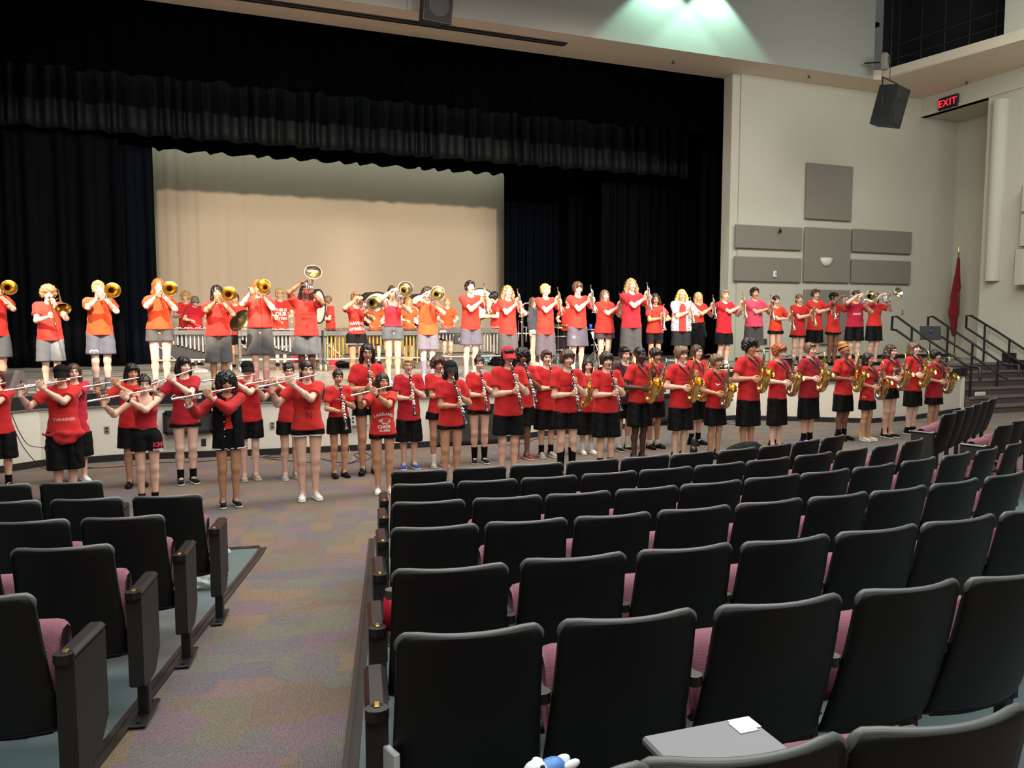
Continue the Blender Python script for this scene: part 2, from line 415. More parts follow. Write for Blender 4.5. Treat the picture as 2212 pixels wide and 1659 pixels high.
# right wall, with a tall opening leading to an exit
oY0 = at(2122, 500, X=RX).y; oz = 8.12; AX = 21.15
b = MB()
b.box((RX + .1, (oY0 + 6) / 2, 4.4), (.2, oY0 - 6, 8.9))
b.box((RX + .1, (oY0 + WY) / 2, (oz + 8.8) / 2), (.2, WY - oY0, 8.8 - oz))
struct(b.build('wall_right', WALL))
b = MB(); b.box((AX + .1, 15.0, 4.6), (.2, 5.4, 7.6)); struct(b.build('wall_exit_side', WALL))
b = MB(); b.box((20.5, 15.8, oz + .05), (1.9, 3.4, .1)); struct(b.build('ceiling_exit', WALL))
b = MB(); b.box((RX - .012, 10.5, .12), (.024, 7.0, .24)); struct(b.build('baseboard_right', BLACKB))
# stairs from the pit up to the stage
ST = mat('brown stair carpet', srgb(84, 70, 70), .9, bump=.3, bscale=150, var=.1, vscale=30)
b = MB(); bl = MB()
SX0, SX1 = 16.28, RX - .02
for k in range(6):
    y = 12.45 + .34 * k; zt = .1717 * (k + 1)
    b.box(((SX0 + SX1) / 2, (y + 14.5) / 2, zt - .0858), (SX1 - SX0, 14.5 - y, .1716), 0)
    b.box(((SX0 + SX1) / 2, y + .0, zt - .02), (SX1 - SX0, .03, .038), 1)
    bl.box((SX1 - .03, y + .12, zt + .09), (.05, .36, .34))
struct(b.build('stairs', [ST, mat('stair nosing', srgb(120, 104, 98), .8)]))
struct(bl.build('baseboard_stairs', BLACKB))
o = MB().rbox((at(2113, 844, Y=12.8).x, 12.745, .43), (.34, .02, .09), .02).build('step_light', mat('step light lens', srgb(210, 210, 190), .4)); tag(o, 'small rounded white step light on the riser of the brown stairs', 'step light')

RAIL = mat('black rail steel', (.010, .010, .011), .38)
def rail(X, segs, posts, label):
    root = empty('stair_rail', (X, 13.5, .5), 0, label, 'railing', 'black steel railings of the stage stairs')
    I = Matrix.Translation((-X, -13.5, -.5))
    for nm, pts in segs:
        P = [at(px, py, X=X) for px, py in pts]; b = MB(); b.tube([I @ p for p in P], .030, 8); b.build(nm, RAIL, root)
    for px, py, zb in posts:
        p = at(px, py, X=X); b = MB(); b.tube([I @ p, I @ Vector((p.x, p.y, zb))], .028, 8); b.build('post', RAIL, root)
rail(16.45, [('top_rail', [(1926, 712), (1928, 684), (1938, 684), (2008, 736), (2088, 790), (2117, 794), (2117, 822)]), ('lower_rail', [(1926, 712), (1936, 713), (2048, 792)])],
     [(1970, 708, 1.0), (2098, 792, .2)], 'black steel stair railing nearest the stage, behind the music stand')
rail(17.9, [('top_rail', [(2004, 712), (2005, 685), (2016, 684), (2100, 741), (2158, 780), (2171, 788), (2201, 789), (2201, 812)]), ('lower_rail', [(2004, 712), (2033, 727), (2100, 769), (2158, 808), (2175, 819)])],
     [(2048, 706, 1.0), (2101, 742, .9), (2156, 779, .17)], 'black steel stair railing in the middle of the brown stairs')
rail(19.35, [('top_rail', [(2087, 708), (2088, 682), (2098, 682), (2154, 716), (2212, 754), (2290, 800)]), ('lower_rail', [(2087, 708), (2106, 720), (2180, 768), (2260, 818)])],
     [(2128, 700, .9), (2181, 733, .6)], 'black steel stair railing along the right wall')

# acoustic panels on the back wall
PF = mat('taupe fabric', srgb(134, 125, 115), .95, bump=.4, bscale=300, var=.05, vscale=60)
def panel(x0, y0, x1, y1, label, grp='taupe fabric acoustic panels on the wall', joint=None):
    a = at(x0, y0, Y=17.32); c = at(x1, y1, Y=17.32)
    w, h = c.x - a.x, a.z - c.z
    b = MB()
    if joint:
        zj = at(x0, joint, Y=17.32).z - c.z
        b.rbox((w / 2, .03, zj / 2), (w, .08, zj - .006), .012); b.rbox((w / 2, .03, (zj + h) / 2), (w, .08, h - zj - .006), .012)
    else: b.rbox((w / 2, .03, h / 2), (w, .08, h), .012)
    return tag(b.build('acoustic_board', PF, loc=(a.x, 17.315, c.z)), label, 'wall panel', grp)
panel(1744, 351, 1839, 478, 'large taupe acoustic panel hanging highest, under the hanging loudspeaker')
panel(1590, 484, 1732, 541, 'wide taupe acoustic panel at upper left, with a small dark triangle on it')
panel(1588, 553, 1730, 610, 'wide taupe acoustic panel at lower left, with a white thermostat on it')
panel(1740, 490, 1835, 611, 'tall taupe acoustic panel in the middle, with a white half-round sconce')
panel(1843, 494, 1968, 549, 'wide taupe acoustic panel at upper right of the group')
panel(1841, 560, 1966, 614, 'wide taupe acoustic panel at lower right of the group')
panel(1739, 625, 1832, 743, 'tall taupe acoustic panel low on the wall behind the brass players')
p = at(1787, 557, Y=17.25)
b = MB()
for k in range(1):
    vs = []; n = 14
    for j in range(5):
        r = .21 * math.cos(j / 4 * PI / 2) ; h = -.24 * math.sin(j / 4 * PI / 2)
        for i in range(n + 1): a = PI + PI * i / n; vs.append((r * math.cos(a), .0 + r * .6 * math.sin(a), h))
    b.add(vs, [(j * (n + 1) + i, j * (n + 1) + i + 1, (j + 1) * (n + 1) + i + 1, (j + 1) * (n + 1) + i) for j in range(4) for i in range(n)], 0, True)
o = b.build('wall_sconce', mat('sconce plaster', srgb(226, 224, 214), .5), loc=(p.x, 17.29, p.z)); tag(o, 'white half-round wall sconce on the middle acoustic panel', 'wall lamp')
p = at(1675, 592, Y=17.25); o = empty('thermostat', (p.x, 17.27, p.z), 0, 'white thermostat box mounted on the lower left acoustic panel', 'thermostat')
MB().rbox((0, 0, 0), (.11, .045, .17), .015).build('housing', mat('white plastic', srgb(220, 218, 210), .4), o)
MB().rbox((.015, -.026, .01), (.05, .008, .03), .003).build('display', mat('dark display', (.05, .05, .05), .3), o)
p = at(1686, 500, Y=17.25); MB().prism([(-.07, -.06), (0, .09), (.05, -.03), (.0, .0)], -.02, .02, M=Matrix.Rotation(PI / 2, 4, 'X')).build('wall_bracket', BLACKP, loc=(p.x, 17.26, p.z))
tag(bpy.data.objects['wall_bracket'], 'small dark triangular bracket on the upper left acoustic panel', 'bracket')
def outlet(px, py, Y, w, h, col, label, off=.02, cat='wall outlet'):
    p = at(px, py, Y=Y); o = empty('wall_outlet', (p.x, Y - off, p.z), 0, label, cat)
    MB().rbox((0, 0, 0), (w, .012, h), .004).build('plate', col, o)
    for s in (-1, 1): MB().rbox((0, -.008, s * h * .22), (w * .45, .006, h * .22), .002).build('socket', BLACKB, o)
GP = mat('grey plate', srgb(140, 136, 128), .4)
outlet(1652, 738, 17.4, .12, .16, mat('brown plate', srgb(84, 78, 70), .4), 'brown outlet plate low on the wall beside the pink-shirted trumpeter')
outlet(1948, 674, 17.4, .10, .15, mat('beige plate', srgb(180, 176, 160), .4), 'beige switch plate on the wall right of the last brass player')
outlet(231, 928, 12.84, .075, .11, GP, 'grey outlet plate in the stage wall behind the flute player in a visor', .03)
outlet(588, 918, 12.6, .07, .11, GP, 'grey outlet plate in the stage wall left of the flute player with braids', .03)
outlet(440, 955, 12.62, .07, .12, BLACKB, 'black outlet with a lit yellow socket below the dark window', .03)
outlet(1139, 889, 12.68, .07, .12, GP, 'grey outlet plate in the stage wall right of the red-capped player', .05)
# dark window and cabinet recess in the stage front, perforated vent
FRM = mat('black frame', (.012, .012, .012), .4); GLS = mat('smoked glass', srgb(62, 60, 56), .12, spec=.6)
def hatch(x0, x1, z0, z1, Y, label, name='stage_hatch'):
    o = empty(name, (x0, Y, z0), 0, label, 'hatch'); w, h = x1 - x0, z1 - z0
    b = MB()
    for c, d in (((w / 2, 0, h), (w, .05, .06)), ((w / 2, 0, 0), (w, .05, .05)), ((0, 0, h / 2), (.06, .05, h)), ((w, 0, h / 2), (.06, .05, h))): b.box(c, d)
    b.build('hatch_frame', FRM, o); MB().box((w / 2, .01, h / 2), (w, .02, h)).build('pane', GLS, o)
hatch(-.76, -.10, .40, .72, 12.68, 'black framed dark window in the stage wall behind the script-lettered flute player')
hatch(3.36, 4.56, .05, .66, 12.38, 'large black framed grey glass hatch low in the stage wall')
hatch(8.25, 8.62, .12, .62, 13.33, 'dark grey hatch in the stage wall between two saxophone players')
o = empty('vent_plate', (2.12, 12.42, .57), 0, 'white perforated vent plate in the stage wall beside the tall clarinet player', 'vent')
MB().rbox((0, 0, 0), (.33, .015, .3), .004).build('plate', mat('vent white', srgb(196, 190, 178), .5), o)
b = MB()
for i in range(4):
    for j in range(4): b.box((-.1 + .066 * i, -.009, -.09 + .06 * j), (.028, .004, .032))
b.build('perforations', BLACKB, o)

# half-round wall column and tiered acoustic shell on the right wall
b = MB(); cy = at(2150, 500, X=RX).y; prof = [(RX - .22 * math.sin(PI * k / 12), cy + .2 * math.cos(PI * k / 12)) for k in range(13)]
b.prism(prof, 3.2, 7.95); o = b.build('wall_column', WALL); tag(o, 'half-round white decorative column on the right wall', 'column')
b = MB()
for (z0, z1, ya) in ((3.05, 3.95, 14.12), (4.03, 4.82, 14.02), (4.9, 5.55, 14.02)):
    pr = [(RX, ya), (RX - .28, ya - .02), (RX - .38, ya - .12), (RX - .42, ya - .35)] + [(RX - .42 - .10 * math.sin(PI * k / 8), ya - .35 - .5 * k) for k in range(1, 9)] + [(RX, ya - 4.35)]
    b.prism(pr, z0, z1)
    b.prism([(RX, ya - .3), (RX - .33, ya - .32), (RX - .33, ya - 4.2), (RX, ya - 4.2)], z1, z1 + .09)
o = b.build('acoustic_shell', WALL); tag(o, 'white tiered acoustic shell panel curving along the right wall', 'wall panel')

# exit sign
p = at(2049, 221, X=RX - .06); EX = empty('exit_sign', (RX - .06, p.y, p.z), 0, 'black exit sign with glowing red letters above the tall opening', 'exit sign')
MB().rbox((0, 0, 0), (.09, .62, .34), .02).build('housing', BLACKP, EX)
M = Matrix.Translation((-.05, 0, -.01)) @ Matrix.Rotation(-PI / 2, 4, 'Z') @ Matrix.Rotation(PI / 2, 4, 'X')
text_obj('lettering', 'EXIT', .27, mat('red glow', (1.0, .012, .03), .5, emit=3.0), EX, M, spacing=1.08)
# sprinkler heads
for i, (px, py, lab) in enumerate(((1454, 131, 'small sprinkler head in the soffit above the stage opening'), (1747, 163, 'small sprinkler head in the soffit above the tall panel'), (2088, 176, 'small sprinkler head in the soffit right of the exit sign'))):
    p = at(px, py, ZT); b = MB(); b.cyl((0, 0, .0), (0, 0, -.05), .02); b.lathe([(.0, -.05), (.045, -.06), (.045, -.065), (0, -.065)])
    tag(b.build('sprinkler_head', mat('sprinkler', (.05, .04, .035), .5), loc=(p.x, p.y, ZT)), lab, 'sprinkler', 'sprinkler heads')

# ---------------------------------------------------------------- stage house: back, drapes, backdrop
SB = mat('stage house black', (.004, .004, .005), .9)
b = MB(); b.box((4, 28.2, 5), (30, .1, 12)); struct(b.build('wall_stage_back', SB))
b = MB(); b.box((-9.5, 23, 5), (.1, 11, 12)); b.box((17.5, 23.2, 5), (.1, 10.5, 12)); struct(b.build('wall_stage_sides', SB))
b = MB(); b.box((4, 23, 10.6), (28, 11, .1)); struct(b.build('ceiling_stage', SB))
def velvet(key, c):
    m = mat(key, c, .75, spec=.05); return m
VEL = velvet('black velour', (.0011, .0015, .0024)); VEL2 = velvet('navy black velour', (.0022, .0034, .0062)); VEL0 = mat('matt black drape', (.0003, .0003, .0004), .9, spec=.02); VEL3 = mat('grey-black velour', (.0042, .0050, .0062), .6, spec=.12)
def drape(x0, x1, y, z0, z1, label, m=VEL, pleat=.26, amp=.075, seed=1, name='stage_curtain', cat='curtain', wavy=0.0, grp=None):
    rnd = random.Random(seed); xs = []; x = x0
    n = int((x1 - x0) / .028); V = []; ph = 0; step = (x1 - x0) / n
    fr = []
    for i in range(n + 1):
        if i % 9 == 0: f = 2 * PI / (pleat * rnd.uniform(.6, 1.7)); a = amp * rnd.uniform(.45, 1.2)
        ph += f * step; fr.append((ph, a))
    am = [fr[0][1]]
    for i in range(1, n + 1): am.append(am[-1] * .85 + fr[i][1] * .15)
    rows = [0, .04, .3, .6, .85, .93, 1.0]
    b = MB()
    for j, t in enumerate(rows):
        for i in range(n + 1):
            X = x0 + step * i; s = math.sin(fr[i][0] + .5 * t * math.sin(i * .013 + seed)); s = math.copysign(abs(s) ** .6, s)
            k = .45 + .55 * t
            hem = (-wavy * (.5 + .5 * math.sin(fr[i][0] * .5)) if t == 1.0 else 0)
            V.append((X, y + am[i] * s * k - (.02 if .9 < t < .95 else 0), z1 + (z0 - z1) * t - hem * -1 * 0 + hem))
    w = n + 1
    b.add(V, [(j * w + i, j * w + i + 1, (j + 1) * w + i + 1, (j + 1) * w + i) for j in range(len(rows) - 1) for i in range(n)], 0, True)
    o = b.build(name, m); md = o.modifiers.new('thick', 'SOLIDIFY'); md.thickness = .012
    return tag(o, label, cat, grp)
zv = lambda x, y, Y: at(x, y, Y=Y).z
drape(-6.4, 12.9, 18.02, zv(900, 222, 18.02), 9.0, 'black pleated front valance across the top of the stage opening', m=VEL0, pleat=.42, amp=.10, seed=3, name='valance', cat='curtain', wavy=.05)
drape(-7.2, at(1482, 377, Y=20.3).x, 20.3, zv(800, 328, 20.3), 9.2, 'black pleated second valance hanging behind and below the front one', m=VEL3, pleat=.36, amp=.10, seed=9, name='valance', wavy=.05)
drape(at(268, 316, Y=23).x, at(1242, 386, Y=23).x, 23.0, 6.74, 8.6, 'short black valance just above the cream backdrop', m=VEL2, pleat=.3, amp=.07, seed=5, name='valance', wavy=.08)
drape(-8.2, at(263, 500, Y=20.75).x, 20.75, SZ + .02, 9.0, 'tall black stage curtain at the far left behind the first trombonists', pleat=.55, amp=.11, seed=12)
drape(-4.2, at(334, 500, Y=21.4).x, 21.4, SZ + .02, 9.0, 'narrow black stage curtain at the left edge of the backdrop', m=VEL2, pleat=.30, amp=.08, seed=21)
drape(at(1090, 500, Y=24.9).x, at(1241, 500, Y=24.9).x, 24.9, SZ + .02, 9.0, 'navy black stage curtain touching the right edge of the backdrop', m=VEL2, pleat=.2, amp=.07, seed=33)
drape(at(1228, 500, Y=23.6).x, at(1330, 500, Y=23.6).x, 23.6, SZ + .02, 9.0, 'narrow navy black stage curtain beside the backdrop curtain', m=VEL, pleat=.24, amp=.07, seed=37)
drape(at(1300, 500, Y=21.4).x, at(1515, 500, Y=21.4).x, 21.4, SZ + .02, 9.0, 'wide black stage curtain behind the standing trumpeters', m=VEL, pleat=.30, amp=.09, seed=41)
drape(at(1512, 500, Y=19.3).x, 14.6, 19.3, SZ + .02, 9.4, 'black stage curtain tucked behind the right edge of the opening', m=VEL, pleat=.3, amp=.08, seed=47)
# backdrop
x0 = at(334, 500, Y=26).x; x1 = at(1089, 500, Y=26).x
b = MB(); n = 220; V = []
rnd = random.Random(8)
for j in range(7):
    for i in range(n + 1):
        u = i / n; X = x0 + (x1 - x0) * u; fold = .55 * math.exp(-u * 6) + .06
        y = 26 + fold * (.045 * math.sin(u * 150) + .03 * math.sin(u * 251 + 1 + j * .1)) + .008 * math.sin(u * 47)
        V.append((X, y, SZ + .02 + (8.0 - SZ) * j / 6))
b.add(V, [(j * (n + 1) + i, j * (n + 1) + i + 1, (j + 1) * (n + 1) + i + 1, (j + 1) * (n + 1) + i) for j in range(6) for i in range(n)], 0, True)
tag(b.build('backdrop', mat('cream scrim', srgb(200, 184, 162), .9, bump=.1, bscale=400)), 'plain cream backdrop cloth hanging at the rear of the stage', 'backdrop')
# ================================================================== AUDITORIUM SEATS
def seat_shell_mat():
    m = bpy.data.materials.new('textured black plastic'); m.use_nodes = True; nt = m.node_tree; b = nt.nodes['Principled BSDF']
    b.inputs['Base Color'].default_value = (.0045, .005, .0048, 1); b.inputs['Roughness'].default_value = .5; b.inputs['Specular IOR Level'].default_value = .32
    tc = nt.nodes.new('ShaderNodeTexCoord'); n = nt.nodes.new('ShaderNodeTexNoise'); n.inputs['Scale'].default_value = 420
    bp = nt.nodes.new('ShaderNodeBump'); bp.inputs['Strength'].default_value = .35; bp.inputs['Distance'].default_value = .002
    nt.links.new(tc.outputs['Object'], n.inputs['Vector']); nt.links.new(n.outputs['Fac'], bp.inputs['Height']); nt.links.new(bp.outputs[0], b.inputs['Normal'])
    return m
SHL = seat_shell_mat(); LIP = mat('highlit seat lip', (.10, .105, .10), .36)  # pale lip colour has the overhead highlight on the seat edges painted in
UPH = mat('mauve upholstery', srgb(134, 86, 98), .95, bump=.5, bscale=260, var=.12, vscale=120)
MET = mat('seat black metal', (.010, .010, .010), .40)
PNL = mat('end panel laminate', srgb(31, 30, 30), .55, bump=.1, bscale=200)
ARM = mat('armrest plastic', srgb(27, 23, 22), .34)
BRS = mat('brass plate', srgb(190, 160, 80), .3, metal=1.0)
W0 = .455
def back_surface(u, v, off):
    """u -1..1 across, v 0 bottom .. 1 top; off = distance towards the sitter"""
    z = .285 + .575 * v
    hw = (W0 / 2) * (1.0 + .05 * (1 - v) - .03 * v)
    cr = .036
    if v > 1 - cr / .575:
        q = (v - (1 - cr / .575)) / (cr / .575); hw -= cr * (1 - math.sqrt(max(0, 1 - q * q)))
    if v < .10:
        q = (.10 - v) / .10; hw -= .05 * (1 - math.sqrt(max(0, 1 - q * q)))
    y = .155 * (1 - v) - .042 * (1 - u * u) + (.06 * ((.12 - v) / .12) ** 2 if v < .12 else 0) - .02 * math.sin(PI * v) * .8
    return (hw * u, y + off, z)
def sheet(nu, nv, v0, v1, off0, off1, su=1.0):
    V = []; F = []
    for side in (0, 1):
        for j in range(nv + 1):
            for i in range(nu + 1):
                u = -1 + 2 * i / nu; v = v0 + (v1 - v0) * (1 - math.cos(PI * j / nv)) / 2
                e = 1.0 if side == 0 else 0.0
                p = back_surface(u * su, v, off0 if side == 0 else off1); V.append(p)
    w = nu + 1; h = nv + 1; o = w * h
    for j in range(nv):
        for i in range(nu):
            a = j * w + i; F.append((a, a + 1, a + w + 1, a + w)); F.append((o + a, o + a + w, o + a + w + 1, o + a + 1))
    for i in range(nu):
        F.append((i, o + i, o + i + 1, i + 1)); a = nv * w + i; F.append((a, a + 1, o + a + 1, o + a))
    for j in range(nv):
        a = j * w; F.append((a, a + w, o + a + w, o + a)); a = j * w + nu; F.append((a, o + a, o + a + w, a + w))
    return V, F
def seat_meshes():
    R = {}
    b = MB(); V, F = sheet(14, 22, 0, 1, 0, .022); b.add(V, F, 0, True)
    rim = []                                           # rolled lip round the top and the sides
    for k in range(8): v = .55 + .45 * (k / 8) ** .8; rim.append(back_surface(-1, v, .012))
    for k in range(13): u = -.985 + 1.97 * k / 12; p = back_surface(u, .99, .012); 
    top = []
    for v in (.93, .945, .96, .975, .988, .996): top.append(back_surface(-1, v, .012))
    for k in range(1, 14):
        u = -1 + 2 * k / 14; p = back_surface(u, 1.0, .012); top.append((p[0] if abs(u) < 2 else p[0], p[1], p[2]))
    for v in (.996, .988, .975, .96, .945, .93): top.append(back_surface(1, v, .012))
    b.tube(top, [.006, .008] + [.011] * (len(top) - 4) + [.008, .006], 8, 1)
    for v in (.035, .07): b.tube([back_surface(-.85 + 1.7 * k / 10, v, -.002) for k in range(11)], .004, 6)
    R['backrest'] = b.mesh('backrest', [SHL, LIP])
    b = MB(); V, F = sheet(10, 10, .2, .84, .03, .075, .80); b.add(V, F, 0, True); R['back_cushion'] = b.mesh('back_cushion', UPH)
    # tipped-up cushion
    b = MB(); n = 9; prof = [(.0, 0), (.02, -.035), (.05, -.05), (.24, -.045), (.28, -.02), (.295, .02), (.28, .055), (.23, .07), (.05, .065), (.01, .04)]
    T = Matrix.Rotation(math.radians(-12), 3, 'X'); V = []; ws = [(-1, .86), (-.93, .97), (-.8, 1), (.8, 1), (.93, .97), (1, .86)]
    for sx, sc in ws:
        for (h, t) in prof: V.append(T @ Vector((sx * .200, t * sc, .145 + (h - .145) * sc)) + Vector((0, .225, .385)))
    m = len(prof); F = [(i * m + k, i * m + (k + 1) % m, (i + 1) * m + (k + 1) % m, (i + 1) * m + k) for i in range(5) for k in range(m)]
    F += [tuple(range(m)), tuple(5 * m + k for k in range(m - 1, -1, -1))]; b.add(V, F, 0, True)
    R['seat_cushion'] = b.mesh('seat_cushion', UPH)
    b = MB(); b.rbox((0, .295, .52), (.38, .02, .24), .01, M=Matrix.Rotation(math.radians(-12), 3, 'X')); b.cyl((-.22, .26, .41), (.22, .26, .41), .018, seg=8)
    R['seat_pan'] = b.mesh('seat_pan', MET)
    b = MB(); X = 0
    b.rbox((X, .23, .61), (.055, .30, .032), .012); b.cyl((X, .085, .594), (X, .085, .626), .0275, seg=14)
    R['armrest'] = b.mesh('armrest', ARM)
    b = MB(); b.rbox((X, .20, .45), (.035, .10, .30), .008); b.rbox((X, .20, .16), (.05, .05, .32), .006); R['standard'] = b.mesh('standard', MET)
    b = MB(); b.rbox((X, .20, .008), (.075, .26, .012), .004); b.cyl((X, .10, .012), (X, .10, .022), .012, seg=8); b.cyl((X, .30, .012), (X, .30, .022), .012, seg=8); R['foot_plate'] = b.mesh('foot_plate', MET)
    b = MB(); b.prism([(.09, .595), (.37, .595), (.37, .26), (.28, .17), (.12, .17), (.09, .19)], -.032, .032, M=Matrix(((0, 0, 1, 0), (1, 0, 0, 0), (0, 1, 0, 0), (0, 0, 0, 1)))); R['end_panel'] = b.mesh('end_panel', PNL)
    b = MB(); b.rbox((0, .10, .628), (.018, .03, .006), .003); R['number_plate'] = b.mesh('number_plate', BRS)
    return R
SM = seat_meshes()
def put(name, parent, loc=(0, 0, 0), sx=1.0):
    o = bpy.data.objects.new(name, SM[name]); COL.objects.link(o); o.parent = parent; o.location = loc; o.scale = (sx, 1, 1); return o
def seat(pos, ang, w, label, group, end=None, left_arm=True, right_arm=False, cush=True):
    """ang: heading of the row's left-to-right direction"""
    root = empty('theatre_seat', pos, ang, label, 'seat', group); sx = w / W0
    put('backrest', root, sx=sx); put('back_cushion', root, sx=sx)
    if cush: put('seat_cushion', root, sx=sx)
    put('seat_pan', root, sx=sx)
    ax = w / 2 + .028
    for side, on in ((-1, left_arm), (1, right_arm)):
        if not on: continue
        X = side * ax + (side * .02 if end == side else 0)
        put('armrest', root, (X, 0, 0), 1.25 if end == side else 1.0); put('standard', root, (X, 0, 0)); put('foot_plate', root, (X, 0, 0))
        if end == side: put('end_panel', root, (X, 0, 0)); put('number_plate', root, (X, 0, 0))
    return root
ORD = ['first', 'second', 'third', 'fourth', 'fifth', 'sixth', 'seventh', 'eighth', 'ninth', 'tenth', 'eleventh', 'twelfth', 'thirteenth']
ROWN = {0: 'very nearest row', 1: 'first row', 2: 'second row', 3: 'third row', 4: 'fourth row', 5: 'fifth row', 6: 'farthest row'}
RT = {1: [(853, 1381, 1175, 1349), (1205, 1346, 1510, 1317), (1556, 1310, 1822, 1291), (1847, 1280, 2084, 1253), (2098, 1251, 2290, 1232)],
 2: [(853, 1242, 1090, 1216), (1129, 1210, 1348, 1194), (1380, 1190, 1582, 1176), (1611, 1174, 1798, 1159), (1818, 1152, 1985, 1136), (2004, 1131, 2151, 1114), (2166, 1107, 2300, 1092)],
 3: [(845, 1143, 1034, 1135), (1048, 1133, 1227, 1119), (1243, 1119, 1411, 1109), (1425, 1106, 1577, 1091), (1589, 1089, 1735, 1077), (1746, 1075, 1882, 1065), (1888, 1064, 2007, 1050), (2015, 1047, 2119, 1035), (2126, 1032, 2225, 1018)],
 4: [(847, 1088, 1005, 1081), (1024, 1080, 1171, 1071), (1183, 1072, 1324, 1062), (1336, 1061, 1467, 1050), (1479, 1049, 1601, 1038), (1612, 1034, 1722, 1024), (1730, 1022, 1833, 1014), (1840, 1011, 1929, 1000), (1938, 997, 2019, 987), (2027, 985, 2101, 976), (2108, 975, 2170, 965), (2176, 963, 2235, 953)],
 5: [(847, 1048, 980, 1043), (990, 1043, 1119, 1035), (1127, 1035, 1251, 1028), (1261, 1027, 1376, 1017), (1386, 1016, 1496, 1009), (1505, 1007, 1606, 998), (1614, 997, 1703, 987), (1713, 985, 1794, 976), (1801, 975, 1873, 966), (1882, 965, 1949, 957), (1957, 956, 2021, 948)],
 6: [(849, 1020, 965, 1017), (982, 1015, 1094, 1007), (1107, 1006, 1215, 1000), (1230, 998, 1330, 991), (1345, 989, 1435, 982), (1448, 980, 1533, 975), (1550, 973, 1628, 967), (1638, 965, 1710, 957), (1716, 956, 1783, 949), (1788, 948, 1844, 940)]}
TOPH = .862
def topfl(px, py):
    z = TOPH
    for _ in range(25):
        p = at(px, py, z); z = TOPH + fl(p.x, p.y)
    return p
radii = {}
for k, row in RT.items():
    q = []
    for (a, bb, c, d) in row:
        m = (topfl(a, bb) + topfl(c, d)) / 2; v = m - CEN; v.z = 0; q.append((v.length, math.atan2(v.y, v.x), (topfl(a, bb) - topfl(c, d)).length))
    xs = np.array([t[1] for t in q]); rs = np.array([t[0] for t in q]); cf = np.polyfit(xs, rs, 1)
    radii[k] = (q, cf)
for k, (q, cf) in radii.items():
    n = len(q)
    for i, (r, a, w) in enumerate(q):
        nxt = q[i + 1][1] - a if i + 1 < n else a - q[i - 1][1]; prv = a - q[i - 1][1] if i > 0 else nxt
        rr = .5 * r + .5 * float(np.polyval(cf, a)); pitch = rr * (nxt + prv) / 2
        p = CEN + Vector((math.cos(a), math.sin(a), 0)) * rr
        wd_ = max(.42, min(.50, pitch - .055))
        lab = 'black-backed theatre seat, %s from the aisle in the %s right of it' % (ORD[i], ROWN[k])
        seat((p.x, p.y, fl(p.x, p.y)), a + PI / 2, wd_, lab, 'seats of the right block, %s' % ROWN[k], end=-1 if i == 0 else (1 if (k in (5, 6) and i == n - 1) else None), right_arm=(i == n - 1))
# nearest row, mostly below the frame
for i, (a, bb, c, d, lab) in enumerate(((962, 1706, 1345, 1668, 'black seat back just peeping over the bottom edge beside the toy'), (1395, 1655, 1822, 1592, 'black seat back at the bottom edge, behind the grey case'), (1838, 1586, 2240, 1530, 'black seat back in the bottom right corner of the view'))):
    A, B_ = topfl(a, bb), topfl(c, d); m = (A + B_) / 2; v = m - CEN; v.z = 0
    seat((m.x, m.y, fl(m.x, m.y)), math.atan2(v.y, v.x) + PI / 2, .44, lab, 'seats of the very nearest row', right_arm=(i == 2))
# left block
LT = {1: [(-190, 1300, 77, 1286), (-470, 1305, -215, 1300)], 2: [(29, 1189, 248, 1178), (-200, 1192, 8, 1189)], 3: [(179, 1125, 358, 1114), (-40, 1132, 154, 1130)], 4: [(287, 1074, 439, 1069), (125, 1081, 281, 1077), (-45, 1086, 115, 1081)], 5: [(88, 1046, 223, 1040), (-60, 1053, 77, 1051)]}
LN = {1: 'nearest row', 2: 'second row', 3: 'third row', 4: 'fourth row', 5: 'farthest row'}
LA = {1: -13, 2: -10, 3: -9, 4: -10, 5: -8}
for k, row in LT.items():
    base = None
    for i, (a, bb, c, d) in enumerate(row):
        B_ = topfl(c, d); ang = math.radians(LA[k])
        if base is None:
            w = .415; base = B_; pitch = .47
            if k in (1, 2, 3, 4): rt = True
        Rr = base + Vector((-math.cos(ang), -math.sin(ang), 0)) * (.455 * i)
        m = Rr + Vector((-math.cos(ang), -math.sin(ang), 0)) * (.21)
        seat((m.x, m.y, fl(m.x, m.y)), ang, .405, 'black-backed theatre seat, %s from the aisle in the %s left of it' % (ORD[i], LN[k]), 'seats of the left block, %s' % LN[k],
             end=1 if i == 0 else None, right_arm=(i == 0))
# far right block, seen from the side
for (x0, y0, ang, n, nm) in ((9.15, 7.45, math.radians(19), 6, 'front row'), (8.75, 6.38, math.radians(15), 5, 'second row')):
    for i in range(n):
        a = ang + (.0 if nm else 0) + math.radians(1.5) * i
        p = Vector((x0, y0, 0)) + Vector((math.cos(ang + .14), math.sin(ang + .14), 0)) * (.56 * i)
        seat((p.x, p.y, fl(p.x, p.y)), a, .47, 'side-on theatre seat, %s from left in the %s of the far-right block' % (ORD[i], nm), 'seats of the far-right block, %s' % nm, end=-1 if i == 0 else None, right_arm=(i == n - 1))
